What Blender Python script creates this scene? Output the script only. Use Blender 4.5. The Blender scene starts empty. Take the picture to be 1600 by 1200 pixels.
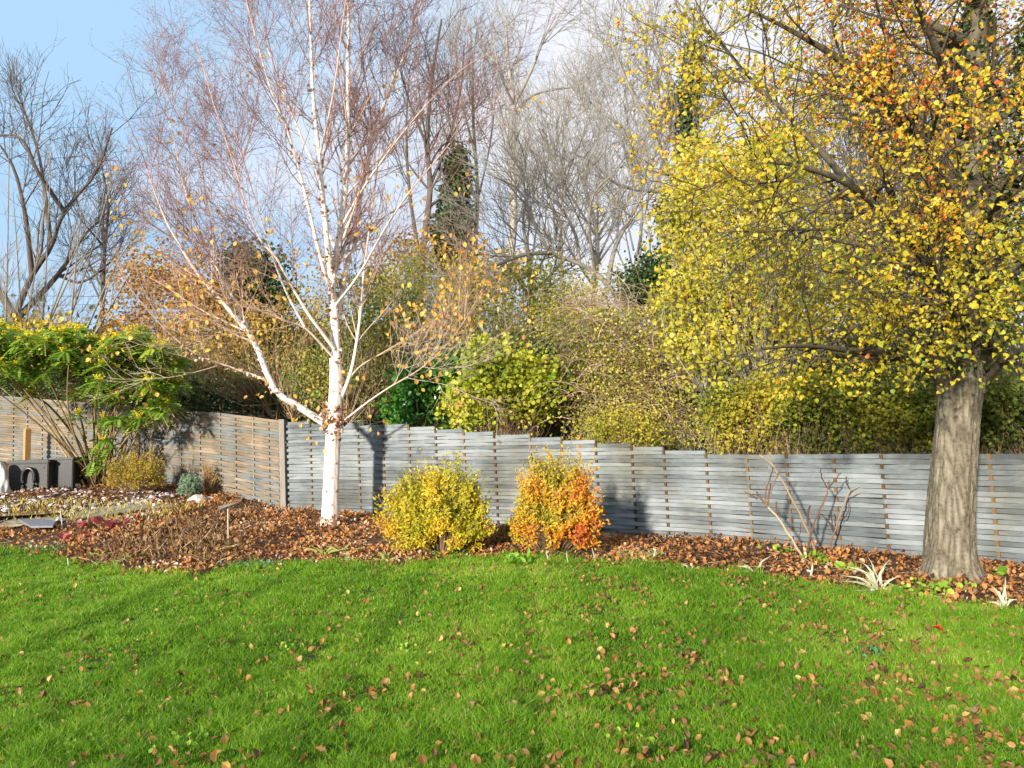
import bpy, math, random
import numpy as np
C = bpy.context.scene
rng = np.random.default_rng(7)
R = random.Random(11)
# ------------------------------------------------------------------ camera, world, sun, exposure
CAMH, FPX, PITCH, ROLL = 1.65, 1202.0, math.atan(90 / 1202.0), 0.02
def _cam_axes():
    f = np.array([0, math.cos(PITCH), math.sin(PITCH)])
    r = np.array([1.0, 0, 0]); u = np.cross(r, f)
    c, s = math.cos(ROLL), math.sin(ROLL)
    return c * r - s * u, c * u + s * r, f
AR, AU, AF = _cam_axes()
cd = bpy.data.cameras.new('camera'); cam = bpy.data.objects.new('camera', cd); C.collection.objects.link(cam)
from mathutils import Matrix, Vector
M3 = Matrix(((AR[0], AU[0], -AF[0]), (AR[1], AU[1], -AF[1]), (AR[2], AU[2], -AF[2])))
cam.matrix_world = Matrix.Translation((0, 0, CAMH)) @ M3.to_4x4()
cd.sensor_width = 36; cd.lens = 36 * FPX / 1600.0; cd.clip_start = 0.05; cd.clip_end = 2000
C.camera = cam
SUN_AZ, SUN_EL = math.radians(30), math.radians(15)      # light travels towards +Y, a little to +X
w = bpy.data.worlds.new('World'); C.world = w; w.use_nodes = True
nt = w.node_tree; N = nt.nodes; N.clear()
sky = N.new('ShaderNodeTexSky'); sky.sky_type = 'NISHITA'; sky.sun_disc = False
sky.sun_elevation = SUN_EL; sky.sun_rotation = math.pi + SUN_AZ; sky.air_density = 1.0; sky.dust_density = 0.6; sky.ozone_density = 1.6
bg1 = N.new('ShaderNodeBackground'); bg1.inputs[1].default_value = 0.12
bg2 = N.new('ShaderNodeBackground'); bg2.inputs[1].default_value = 0.60
cc_ = N.new('ShaderNodeValToRGB'); cc_.color_ramp.elements[0].position = 0.36; cc_.color_ramp.elements[0].color = (0.47, 0.72, 1.0, 1); cc_.color_ramp.elements[1].position = 0.60; cc_.color_ramp.elements[1].color = (0.90, 0.92, 1.0, 1)
tc = N.new('ShaderNodeTexCoord'); mp = N.new('ShaderNodeMapping'); mp.inputs['Scale'].default_value = (1.6, 1.6, 3.2); mp.inputs['Location'].default_value = (0.35, 0.2, 0.1)
no = N.new('ShaderNodeTexNoise'); no.inputs['Scale'].default_value = 1.3; no.inputs['Detail'].default_value = 7; no.inputs['Roughness'].default_value = 0.55
sx = N.new('ShaderNodeSeparateXYZ'); ad = N.new('ShaderNodeMath'); ad.operation = 'MULTIPLY_ADD'; ad.inputs[1].default_value = 0.42
cr = N.new('ShaderNodeValToRGB'); cr.color_ramp.elements[0].position = 0.34; cr.color_ramp.elements[0].color = (.93, .93, .93, 1); cr.color_ramp.elements[1].position = 0.58
mx = N.new('ShaderNodeMixShader'); wo = N.new('ShaderNodeOutputWorld')
L = nt.links.new
L(sky.outputs[0], bg1.inputs[0]); L(tc.outputs['Generated'], mp.inputs[0]); L(mp.outputs[0], no.inputs['Vector'])
L(tc.outputs['Generated'], sx.inputs[0]); L(sx.outputs[0], ad.inputs[0]); L(no.outputs[0], ad.inputs[2]); L(ad.outputs[0], cr.inputs[0])
L(ad.outputs[0], cc_.inputs[0]); L(cc_.outputs[0], bg2.inputs[0]); L(cr.outputs[0], mx.inputs[0]); L(bg1.outputs[0], mx.inputs[1]); L(bg2.outputs[0], mx.inputs[2]); L(mx.outputs[0], wo.inputs[0])
sd = bpy.data.lights.new('sun', 'SUN'); sun = bpy.data.objects.new('sun', sd); C.collection.objects.link(sun)
sd.energy = 5.0; sd.angle = math.radians(2.6); sd.color = (1.0, 0.93, 0.80)
ld = Vector((math.sin(SUN_AZ) * math.cos(SUN_EL), math.cos(SUN_AZ) * math.cos(SUN_EL), -math.sin(SUN_EL)))
sun.rotation_euler = ld.to_track_quat('-Z', 'Y').to_euler(); sun.location = (-20, -30, 15)
C.view_settings.view_transform = 'Standard'; C.view_settings.look = 'None'; C.view_settings.gamma = 1; C.view_settings.exposure = 0.80
C.cycles.max_bounces = 6; C.cycles.diffuse_bounces = 3; C.cycles.transmission_bounces = 3; C.cycles.transparent_max_bounces = 6; C.cycles.glossy_bounces = 2
C.cycles.use_denoising = True

# ------------------------------------------------------------------ helpers
def W(px, py, Y):
    """the point at depth Y (metres in front of the camera) seen at photograph pixel px, py"""
    d = AF * FPX + AR * (px - 800) + AU * (600 - py)
    return np.array([0, 0, CAMH]) + d * (Y / d[1])
def hgt(X, Y):
    X = np.asarray(X, float); Y = np.asarray(Y, float)
    w_ = np.clip((1 - X) / 12, 0, 1)
    t = np.clip(Y - 12.3, 0, 11)
    return 0.13 * t * w_ + 0.012 * np.sin(X * 1.3 + Y * .7) + 0.010 * np.sin(X * .5 - Y * 1.1)
def G(px, py):
    """where the sight line through a pixel meets the terrain"""
    lo, hi = 1.0, 80.0
    for Y in np.arange(1.0, 80, 0.25):
        p = W(px, py, Y)
        if p[2] < hgt(p[0], p[1]):
            hi = Y; break
        lo = Y
    for _ in range(20):
        m = (lo + hi) / 2; p = W(px, py, m)
        if p[2] < hgt(p[0], p[1]): hi = m
        else: lo = m
    return W(px, py, hi)
def fuzz(p, s, k=0):
    """cheap smooth noise, about -1..1"""
    x, y, z = p[..., 0] * s, p[..., 1] * s, p[..., 2] * s
    return (np.sin(x * 1.7 + 1.3 * np.sin(y * 1.1 + k) + k) + np.sin(y * 2.1 + 1.7 * np.sin(z * 1.3 + 2 * k) + 1.1 * k)
            + np.sin(z * 1.9 + 1.5 * np.sin(x * 1.2 - k) + 2.3 * k)) / 3
def mesh_np(name, V, F, mat, parent=None, tint=None, smooth=False, loose=False):
    """F: (n,k) array of faces or list of such arrays; tint: per-vertex float"""
    if not isinstance(F, list): F = [F]
    V = np.asarray(V, np.float32).reshape(-1, 3)
    me = bpy.data.meshes.new(name)
    me.vertices.add(len(V)); me.vertices.foreach_set('co', V.ravel())
    nl = sum(f.size for f in F); nf = sum(len(f) for f in F)
    me.loops.add(nl); me.loops.foreach_set('vertex_index', np.concatenate([f.ravel() for f in F]).astype(np.int32))
    tot = np.concatenate([np.full(len(f), f.shape[1], np.int32) for f in F])
    st = np.concatenate([[0], np.cumsum(tot)[:-1]]).astype(np.int32)
    me.polygons.add(nf); me.polygons.foreach_set('loop_start', st)
    try: me.polygons.foreach_set('loop_total', tot)
    except Exception: pass
    me.polygons.foreach_set('use_smooth', np.full(nf, bool(smooth)))
    if tint is not None:
        a = me.attributes.new('tint', 'FLOAT', 'POINT'); a.data.foreach_set('value', np.asarray(tint, np.float32).ravel())
    me.materials.append(mat)
    me.update(calc_edges=True)
    o = bpy.data.objects.new(name, me); C.collection.objects.link(o)
    if parent is not None:
        o.parent = parent; q = parent; off_ = Vector((0, 0, 0))
        while q is not None: off_ += Vector(q.location); q = q.parent
        o.location = -off_
    return o
def tag(o, label=None, cat=None, group=None, kind=None):
    if label: o['label'] = label
    if cat: o['category'] = cat
    if group: o['group'] = group
    if kind: o['kind'] = kind
    return o
def thing(name, loc, label, cat, group=None):
    o = bpy.data.objects.new(name, None); C.collection.objects.link(o); o.location = [float(v) for v in loc]
    return tag(o, label, cat, group)
def nrm(v): return v / np.maximum(np.linalg.norm(v, axis=-1, keepdims=True), 1e-9)

# ---- materials
def newmat(name):
    m = bpy.data.materials.new(name); m.use_nodes = True; n = m.node_tree.nodes; n.clear()
    out = n.new('ShaderNodeOutputMaterial'); return m, n, m.node_tree.links.new, out
def ramp(n, stops):
    r = n.new('ShaderNodeValToRGB'); e = r.color_ramp.elements
    while len(e) < len(stops): e.new(0.5)
    for q, (p, c) in zip(e, stops): q.position = p; q.color = (*c, 1)
    return r
def leafmat(name, stops, trans=0.35, rough=0.5, spec=0.3):
    m, n, l, out = newmat(name)
    at = n.new('ShaderNodeAttribute'); at.attribute_name = 'tint'
    r = ramp(n, stops); l(at.outputs['Fac'], r.inputs[0])
    p = n.new('ShaderNodeBsdfPrincipled'); p.inputs['Roughness'].default_value = rough; p.inputs['Specular IOR Level'].default_value = spec
    t = n.new('ShaderNodeBsdfTranslucent'); x = n.new('ShaderNodeMixShader'); x.inputs[0].default_value = trans
    l(r.outputs[0], p.inputs['Base Color']); l(r.outputs[0], t.inputs['Color']); l(p.outputs[0], x.inputs[1]); l(t.outputs[0], x.inputs[2]); l(x.outputs[0], out.inputs[0])
    return m
def woodmat(name, stops, scale=(6, 6, 1.2), nscale=4.0, bump=0.4, tintmix=0.5, rough=0.85, dist=0.02, detail=6):
    """bark or timber: noise (in object space) mixed with the 'tint' attribute, through a colour ramp"""
    m, n, l, out = newmat(name)
    tc = n.new('ShaderNodeTexCoord'); mp = n.new('ShaderNodeMapping'); mp.inputs['Scale'].default_value = scale
    no = n.new('ShaderNodeTexNoise'); no.inputs['Scale'].default_value = nscale; no.inputs['Detail'].default_value = detail; no.inputs['Roughness'].default_value = 0.65
    at = n.new('ShaderNodeAttribute'); at.attribute_name = 'tint'
    mm = n.new('ShaderNodeMix'); mm.inputs[0].default_value = tintmix
    r = ramp(n, stops); p = n.new('ShaderNodeBsdfPrincipled'); p.inputs['Roughness'].default_value = rough; p.inputs['Specular IOR Level'].default_value = 0.2
    b = n.new('ShaderNodeBump'); b.inputs['Strength'].default_value = bump; b.inputs['Distance'].default_value = dist
    l(tc.outputs['Object'], mp.inputs[0]); l(mp.outputs[0], no.inputs['Vector']); l(no.outputs[0], mm.inputs[2]); l(at.outputs['Fac'], mm.inputs[3])
    l(mm.outputs[0], r.inputs[0]); l(r.outputs[0], p.inputs['Base Color']); l(no.outputs[0], b.inputs['Height']); l(b.outputs[0], p.inputs['Normal']); l(p.outputs[0], out.inputs[0])
    return m
def plainmat(name, col, rough=0.6, spec=0.3, vary=0.15, scale=12.0, bump=0.1, metal=0.0):
    m, n, l, out = newmat(name)
    tc = n.new('ShaderNodeTexCoord'); no = n.new('ShaderNodeTexNoise'); no.inputs['Scale'].default_value = scale; no.inputs['Detail'].default_value = 6
    r = ramp(n, [(0.3, tuple(c * (1 - vary) for c in col)), (0.7, tuple(min(1, c * (1 + vary)) for c in col))])
    p = n.new('ShaderNodeBsdfPrincipled'); p.inputs['Roughness'].default_value = rough; p.inputs['Specular IOR Level'].default_value = spec; p.inputs['Metallic'].default_value = metal
    b = n.new('ShaderNodeBump'); b.inputs['Strength'].default_value = bump; b.inputs['Distance'].default_value = 0.01
    l(tc.outputs['Object'], no.inputs['Vector']); l(no.outputs[0], r.inputs[0]); l(r.outputs[0], p.inputs['Base Color']); l(no.outputs[0], b.inputs['Height']); l(b.outputs[0], p.inputs['Normal']); l(p.outputs[0], out.inputs[0])
    return m

# ---- tubes (stems, twigs)
def tube_np(polys, sides):
    """polys: list of (pts, radii, tint). Returns V, F, T"""
    by = {}
    for q in polys: by.setdefault(len(q[0]), []).append(q)
    Vs, Fs, Ts, off = [], [], [], 0
    for n, qs in by.items():
        P = np.array([q[0] for q in qs], float); Rr = np.array([q[1] for q in qs], float); tn = np.array([q[2] for q in qs], float)
        m = len(qs); T = nrm(np.gradient(P, axis=1)); mt = nrm(P[:, -1] - P[:, 0])
        ref = np.where(np.abs(mt[:, 2:3]) < 0.85, np.array([[0, 0, 1.0]]), np.array([[1.0, 0, 0]]))
        A = nrm(np.cross(T, ref[:, None, :])); B = np.cross(T, A)
        a = np.arange(sides) * 2 * math.pi / sides
        V = P[:, :, None, :] + Rr[:, :, None, None] * (np.cos(a)[None, None, :, None] * A[:, :, None, :] + np.sin(a)[None, None, :, None] * B[:, :, None, :])
        idx = off + np.arange(m * n * sides).reshape(m, n, sides)
        F = np.stack([idx[:, :-1], np.roll(idx[:, :-1], -1, 2), np.roll(idx[:, 1:], -1, 2), idx[:, 1:]], -1).reshape(-1, 4)
        tt = np.broadcast_to((tn if tn.ndim == 2 else tn[:, None])[:, :, None], (m, n, sides))
        Vs.append(V.reshape(-1, 3)); Fs.append(F); Ts.append(tt.reshape(-1)); off += m * n * sides
    return np.concatenate(Vs), np.concatenate(Fs), np.concatenate(Ts)
def tubes(name, polys, mat, parent=None, sides=4, smooth=True):
    if not polys: return None
    V, F, T = tube_np(polys, sides)
    return mesh_np(name, V, F, mat, parent, T, smooth)
def spline(pts, n):
    """Catmull-Rom through pts -> n points"""
    P = np.array(pts, float); m = len(P)
    if m == 2: return P[0] + (P[1] - P[0]) * np.linspace(0, 1, n)[:, None]
    Q = np.vstack([2 * P[0] - P[1], P, 2 * P[-1] - P[-2]])
    t = np.linspace(0, m - 1 - 1e-9, n); i = t.astype(int); u = (t - i)[:, None]
    a, b, c, d = Q[i], Q[i + 1], Q[i + 2], Q[i + 3]
    return 0.5 * (2 * b + (c - a) * u + (2 * a - 5 * b + 4 * c - d) * u ** 2 + (3 * b - a - 3 * c + d) * u ** 3)

# ---- branching
def v_add(a, b, s=1.0): return (a[0] + b[0] * s, a[1] + b[1] * s, a[2] + b[2] * s)
def v_unit(a):
    l = math.sqrt(a[0] ** 2 + a[1] ** 2 + a[2] ** 2) or 1; return (a[0] / l, a[1] / l, a[2] / l)
def tilt(d, ang):
    """turn d by ang about a random azimuth"""
    x, y, z = R.gauss(0, 1), R.gauss(0, 1), R.gauss(0, 1)
    k = x * d[0] + y * d[1] + z * d[2]
    s = v_unit((x - k * d[0], y - k * d[1], z - k * d[2])); c_, s_ = math.cos(ang), math.sin(ang)
    return (d[0] * c_ + s[0] * s_, d[1] * c_ + s[1] * s_, d[2] * c_ + s[2] * s_)
def grow(out, p, d, Ln, r, lv, S, tips=None):
    """S[lv] = dict(seg, wander, up, dens, t0, ang, lr, rr, end); out gets (pts, radii, level)"""
    s = S[lv]; n = s['seg']; pts = [p]; rad = [r]; dirs = [d]; st = Ln / n; e = s.get('end', 0.35); up = s['up']; wn = s['wander']
    for i in range(n):
        d = v_unit((d[0] + R.gauss(0, wn), d[1] + R.gauss(0, wn), d[2] + R.gauss(0, wn) + up))
        p = v_add(p, d, st); pts.append(p); dirs.append(d); rad.append(r * (1 - (1 - e) * (i + 1) / n))
    out.append((pts, rad, lv))
    if tips is not None and lv >= len(S) - 2: tips.append((pts[-1], d, lv)); tips.append((pts[len(pts) // 2], d, lv))
    if lv + 1 < len(S): kids(out, pts, rad, dirs, Ln, lv, S, tips)
def kids(out, pts, rad, dirs, Ln, lv, S, tips, t0=None, dens=None):
    s = S[lv]; n = len(pts) - 1; k = (dens or s['dens']) * Ln; k = int(k) + (R.random() < k % 1); t0 = s['t0'] if t0 is None else t0
    for _ in range(k):
        t = t0 + (0.98 - t0) * R.random(); f = t * n; i = min(int(f), n - 1); u = f - i
        a, b = pts[i], pts[i + 1]; q = (a[0] + (b[0] - a[0]) * u, a[1] + (b[1] - a[1]) * u, a[2] + (b[2] - a[2]) * u)
        cd_ = tilt(dirs[i + 1], s['ang'] * (0.7 + 0.6 * R.random()))
        cl = s.get('cl') or Ln * s['lr']; cl = cl * (1.15 - 0.6 * t) * (0.6 + 0.8 * R.random())
        cr_ = min(rad[i] * 0.85, max(s['rr'] * rad[i], s.get('rmin', 0.0025)))
        grow(out, q, cd_, cl, cr_, lv + 1, S, tips)
def traced(out, px, r0, r1, S, lv=0, tips=None, n=14, t0=0.25, dens=None, Y0=0.0, taper=1.0):
    """a limb through measured points (px, py, depth), which then carries its own branches"""
    P = spline([W(x, y, Y0 + z) for x, y, z in px], n)
    rad = [r0 + (r1 - r0) * (i / (n - 1)) ** taper for i in range(n)]
    pts = [tuple(map(float, q)) for q in P]; dirs = [v_unit(tuple(P[min(i + 1, n - 1)] - P[max(i - 1, 0)])) for i in range(n)]
    out.append((pts, rad, lv)); Ln = float(np.linalg.norm(np.diff(P, axis=0), axis=1).sum())
    kids(out, pts, rad, dirs, Ln, lv, S, tips, t0, dens)
    return pts
def split_levels(out, cut, tintf):
    thick = [(p, r, tintf(np.array(r))) for p, r, l in out if max(r) >= cut]
    thin = [(p, r, tintf(np.array(r))) for p, r, l in out if max(r) < cut]
    return thick, thin

# ---- leaves
LEAF = (np.array([[0, 0, 0], [.36, .30, .10], [.34, .68, .08], [0, 1, -.06], [-.34, .68, .08], [-.36, .30, .10]]), np.array([[0, 1, 2, 3], [0, 3, 4, 5]]))
NARROW = (np.array([[0, 0, 0], [.17, .45, .05], [0, 1, -.05], [-.17, .45, .05]]), np.array([[0, 1, 2, 3]]))
ROUND = (np.array([[0, 0, 0], [.42, .18, .07], [.50, .55, .10], [.22, .92, .04], [0, 1.0, -.04], [-.22, .92, .04], [-.50, .55, .10], [-.42, .18, .07]]),
         np.array([[0, 1, 2, 3], [0, 3, 4, 5], [0, 5, 6, 7]]))
CURL = (np.array([[0, 0, .05], [.30, .25, .26], [.36, .62, .30], [0, 1, .16], [-.34, .66, .24], [-.28, .25, .20], [0, .5, 0.0]]),
        np.array([[0, 1, 6, 6], [1, 2, 6, 6], [2, 3, 6, 6], [3, 4, 6, 6], [4, 5, 6, 6], [5, 0, 6, 6]])[:, :3])
def leaves(name, P, size, mat, tint, parent=None, tpl=LEAF, axis=(0, 0, -0.4), nb=(0, 0, 0.5), aspread=1.0, nspread=1.0, curl=0.0):
    P = np.asarray(P, float); n = len(P)
    if n == 0: return None
    size = np.broadcast_to(np.asarray(size, float), (n,))
    a = nrm(rng.normal(size=(n, 3)) * aspread + np.array(axis)); z = rng.normal(size=(n, 3)) * nspread + np.array(nb)
    x = nrm(np.cross(a, z)); z = np.cross(x, a)
    tv, tf = tpl; k = len(tv)
    zs = 1 + curl * rng.normal(size=(n, 1, 1))
    V = P[:, None, :] + size[:, None, None] * (tv[None, :, 0:1] * x[:, None, :] + tv[None, :, 1:2] * a[:, None, :] + zs * tv[None, :, 2:3] * z[:, None, :])
    F = (np.arange(n) * k)[:, None, None] + tf[None]
    return mesh_np(name, V.reshape(-1, 3), F.reshape(-1, tf.shape[1]), mat, parent, np.repeat(np.clip(tint, 0, 1), k))
def clumptint(P, sc=1.2, amt=0.25, rnd=0.18, base=0.5, k=0):
    return base + amt * fuzz(P, sc, k) + rng.normal(size=len(P)) * rnd
def bush(name, label, cat, lobes, Y, dd, tips, per, sig, size, mat, bark, tpl=LEAF, group=None, tw=0.004, shell=0.4, sc=2.0, amt=0.25, base=0.5, rnd=0.18, twigs=.45, root=None, axis=(0, 0, -.3), sag=0.0, kind=None, stems=6, nb=(0, -.3, .5)):
    """lobes: (px, py, rx, ry[, dY]) ellipses in photograph pixels at depth Y; dd = half depth in metres"""
    per = int(per * 2.0); tw *= .7
    L_ = []
    for lb in lobes:
        y = Y + (lb[4] if len(lb) > 4 else 0); c = W(lb[0], lb[1], y); L_.append((c, np.array([lb[2] * y / FPX, dd * min(1.0, lb[2] / lobes[0][2] + .25), lb[3] * y / FPX])))
    vol = np.array([l[1][0] * l[1][2] for l in L_]); vol = vol / vol.sum()
    mc = sum(l[0] * v for l, v in zip(L_, vol))
    if root is None: root = np.array([mc[0], mc[1], 0.0])
    root = np.array([root[0], root[1], float(hgt(root[0], root[1]))])
    o = thing(name, root, label, cat, group)
    if kind: o['kind'] = kind
    T = []
    for (c, r), v in zip(L_, vol):
        m = max(3, int(tips * v)); d = nrm(rng.normal(size=(m, 3))); rr = rng.random(m) ** shell
        rr = rr * (1 + 0.22 * fuzz(d, 3.0, c[0]) + 0.14 * fuzz(d, 7.0, c[1]) + 0.05 * rng.normal(size=m))
        T.append(c + d * rr[:, None] * r)
    T = np.concatenate(T); g = hgt(T[:, 0], T[:, 1]) + 0.06; T[:, 2] = np.maximum(T[:, 2], g)
    P = np.repeat(T, per, 0) + rng.normal(size=(len(T) * per, 3)) * sig
    P[:, 2] = np.maximum(P[:, 2], hgt(P[:, 0], P[:, 1]) + 0.03)
    P = P[rng.random(len(P)) < 0.80 + 0.6 * fuzz(P, 1 / max(sig, .02) * .35, 5)]
    leaves('foliage', P, size * (0.65 + 0.7 * rng.random(len(P))), mat, clumptint(P, sc, amt, rnd, base), o, tpl, axis, nb)
    pol = []; H = max(0.05, float(T[:, 2].max() - root[2]))
    forks = [root + np.array([R.gauss(0, .35) * L_[0][1][0], R.gauss(0, .3) * dd, H * R.uniform(.25, .5)]) for _ in range(stems)]
    for fk in forks: pol.append((spline([root + np.array([R.gauss(0, .04), R.gauss(0, .04), -.03]), (root + fk) / 2 + np.array([R.gauss(0, .05), 0, 0]), fk], 6), np.linspace(tw * 3.2, tw * 2, 6), .5))
    for t in T[rng.random(len(T)) < twigs]:
        fk = forks[int(np.argmin([np.linalg.norm(f[:2] - t[:2]) + R.random() * L_[0][1][0] for f in forks]))]
        md = (fk + t) / 2 + rng.normal(size=3) * 0.12 * np.linalg.norm(t - fk) + np.array([0, 0, sag])
        pol.append((spline([fk, md, t], 6), np.linspace(tw * 1.6, tw * .5, 6), float(rng.random())))
    tubes('twigs', pol, bark, o, 3)
    return o
# ------------------------------------------------------------------ shared materials
B_GREY = woodmat('bark_grey', [(.25, (.13, .11, .09)), (.5, (.28, .25, .21)), (.75, (.42, .39, .34))])
B_DARK = woodmat('bark_dark', [(.25, (.05, .04, .035)), (.6, (.14, .11, .09)), (.8, (.22, .18, .15))])
B_TWIG = woodmat('bark_twig', [(.2, (.14, .08, .045)), (.5, (.30, .19, .11)), (.8, (.46, .34, .22))], tintmix=.8)
B_GLARE = woodmat('bark_glare_washed', [(.2, (.22, .20, .175)), (.5, (.35, .32, .28)), (.8, (.50, .46, .41))])  # bark colour lightened to imitate glare washing over the far trees
# ------------------------------------------------------------------ fence lines (photo x -> depth)
FR = [(448, 16.9), (488, 16.75), (562, 16.0), (642, 15.35), (728, 14.75), (832, 14.1), (935, 13.45), (1045, 12.83), (1107, 12.36), (1233, 11.35), (1382, 10.36), (1552, 9.5), (1655, 9.0), (1790, 8.45)]
FL = [(445, 16.9), (397, 17.55), (345, 18.3), (283, 19.1), (180, 20.4), (88, 21.6), (0, 22.5), (-140, 23.7)]
def fence_xy(tab):
    out = []
    for x, Y in tab:
        p = W(x, 690, Y); out.append((p[0], p[1]))
    return np.array(out)
XR, XL = fence_xy(FR), fence_xy(FL)
_fx = np.vstack([XL[::-1][:-1], XR])
def fenceY(X): return np.interp(X, _fx[:, 0], _fx[:, 1])
EDGE = [(-260, 850), (-120, 855), (0, 862), (50, 864), (100, 880), (200, 897), (300, 905), (372, 886), (450, 879), (560, 888), (620, 886), (700, 876), (800, 869), (900, 878), (960, 883), (1050, 887), (1150, 897), (1200, 906), (1300, 919), (1400, 938), (1470, 945), (1530, 953), (1600, 968), (1720, 992)]
_e = np.array([G(x, y)[:2] for x, y in EDGE])
def edgeY(X): return np.interp(X, _e[:, 0], _e[:, 1]) + 0.03 * np.sin(np.asarray(X) * 5.1) + 0.02 * np.sin(np.asarray(X) * 13.7)
def bedz(X, Y):
    X = np.asarray(X, float); Y = np.asarray(Y, float); t = np.clip((Y - edgeY(X)) / 0.5, 0, 1)
    return hgt(X, Y) + 0.01 + t * (0.03 + 0.02 * np.sin(X * 3.1 + Y * 2.3) + 0.012 * np.sin(X * 9.1 - Y * 7.3))
# ------------------------------------------------------------------ ground, lawn, bed
def sheet(name, xs, ylo, yhi, ny, zf, mat, kind='structure'):
    X = np.repeat(xs[:, None], ny, 1); u = np.linspace(0, 1, ny)[None]; Y = ylo(xs)[:, None] * (1 - u) + yhi(xs)[:, None] * u
    V = np.stack([X, Y, zf(X, Y)], -1).reshape(-1, 3); i = np.arange(len(xs) * ny).reshape(len(xs), ny)
    F = np.stack([i[:-1, :-1], i[1:, :-1], i[1:, 1:], i[:-1, 1:]], -1).reshape(-1, 4)
    return tag(mesh_np(name, V, F, mat, smooth=True), kind=kind)
def groundmat(name, stops, scale, bump, dist=.02):
    m = woodmat(name, stops, (1, 1, 1), scale, bump, 0.0, .95, dist, 10); return m
gm = groundmat('rough_ground', [(.3, (.02, .022, .01)), (.5, (.05, .05, .02)), (.7, (.09, .07, .035))], 3, .6, .05)
gx = np.unique(np.concatenate([np.linspace(-700, -30, 14), np.linspace(-30, 30, 61), np.linspace(30, 700, 14)]))
gy = np.unique(np.concatenate([np.linspace(-60, -5, 8), np.linspace(-5, 40, 46), np.linspace(40, 900, 20)]))
GX, GY = np.meshgrid(gx, gy, indexing='ij'); gi = np.arange(GX.size).reshape(GX.shape)
tag(mesh_np('ground', np.stack([GX, GY, hgt(GX, GY) - 0.05], -1).reshape(-1, 3), np.stack([gi[:-1, :-1], gi[1:, :-1], gi[1:, 1:], gi[:-1, 1:]], -1).reshape(-1, 4), gm, smooth=True), kind='structure')
lm = groundmat('turf', [(.3, (.015, .03, .006)), (.5, (.03, .07, .012)), (.7, (.06, .09, .02))], 14, .8, .02)
sheet('lawn', np.linspace(-17, 12, 240), lambda x: x * 0 - 4.5, edgeY, 160, lambda X, Y: hgt(X, Y) + 0.012, lm)
sm = groundmat('soil', [(.3, (.035, .018, .01)), (.5, (.09, .048, .026)), (.7, (.16, .09, .05))], 9, 1.0, .03)
sheet('flower_bed', np.linspace(-17, 12, 380), edgeY, lambda x: fenceY(x) + .5, 90, bedz, sm)

# ------------------------------------------------------------------ fences
SP = 0.066
def fencemat(name, cols):
    m, n, l, out = newmat(name)
    at = n.new('ShaderNodeAttribute'); at.attribute_name = 'tint'; tc = n.new('ShaderNodeTexCoord')
    mp = n.new('ShaderNodeMapping'); mp.inputs['Scale'].default_value = (2.5, 2.5, 11)
    n1 = n.new('ShaderNodeTexNoise'); n1.inputs['Scale'].default_value = 2.2; n1.inputs['Detail'].default_value = 8; n1.inputs['Roughness'].default_value = .7
    n2 = n.new('ShaderNodeTexNoise'); n2.inputs['Scale'].default_value = 1.1; n2.inputs['Detail'].default_value = 5
    a1 = n.new('ShaderNodeMath'); a1.operation = 'MULTIPLY_ADD'; a1.inputs[1].default_value = .36
    a2 = n.new('ShaderNodeMath'); a2.operation = 'MULTIPLY_ADD'; a2.inputs[1].default_value = .62
    a3 = n.new('ShaderNodeMath'); a3.operation = 'MULTIPLY_ADD'; a3.inputs[1].default_value = .24; a3.inputs[2].default_value = -.13
    r0 = ramp(n, cols); n3 = n.new('ShaderNodeTexNoise'); n3.inputs['Scale'].default_value = .8; n3.inputs['Detail'].default_value = 7; n3.inputs['Roughness'].default_value = .6
    s3 = ramp(n, [(.48, (0, 0, 0)), (.66, (.75, .75, .75))]); r = n.new('ShaderNodeMix'); r.data_type = 'RGBA'; r.blend_type = 'MULTIPLY'; r.inputs[7].default_value = (.72, .62, .45, 1)
    l(tc.outputs['Object'], n3.inputs['Vector']); l(n3.outputs[0], s3.inputs[0]); l(s3.outputs[0], r.inputs[0]); l(r0.outputs[0], r.inputs[6])
    p = n.new('ShaderNodeBsdfPrincipled'); p.inputs['Roughness'].default_value = .75; p.inputs['Specular IOR Level'].default_value = .25
    b = n.new('ShaderNodeBump'); b.inputs['Strength'].default_value = .12; b.inputs['Distance'].default_value = .001
    l(tc.outputs['Object'], mp.inputs[0]); l(mp.outputs[0], n1.inputs['Vector']); l(tc.outputs['Object'], n2.inputs['Vector'])
    l(at.outputs['Fac'], a3.inputs[0]); l(n1.outputs[0], a1.inputs[0]); l(a3.outputs[0], a1.inputs[2]); l(n2.outputs[0], a2.inputs[0]); l(a1.outputs[0], a2.inputs[2])
    l(a2.outputs[0], r0.inputs[0]); l(r.outputs[2], p.inputs['Base Color']); l(n1.outputs[0], b.inputs['Height']); l(b.outputs[0], p.inputs['Normal']); l(p.outputs[0], out.inputs[0])
    return m
FM_G = fencemat('weathered_grey_slats', [(.22, (.07, .078, .08)), (.40, (.122, .136, .142)), (.54, (.19, .208, .218)), (.74, (.30, .318, .33))])
FM_B = fencemat('weathered_brown_slats', [(.22, (.09, .10, .10)), (.38, (.17, .18, .18)), (.50, (.18, .145, .105)), (.62, (.27, .205, .145)), (.8, (.33, .30, .26))])
BM_O = woodmat('orange_batten', [(.3, (.07, .042, .02)), (.6, (.17, .10, .045)), (.8, (.24, .16, .09))], (8, 8, 1))
BM_G = woodmat('grey_batten', [(.3, (.12, .10, .085)), (.6, (.22, .19, .16)), (.8, (.31, .275, .24))], (8, 8, 1))
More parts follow.
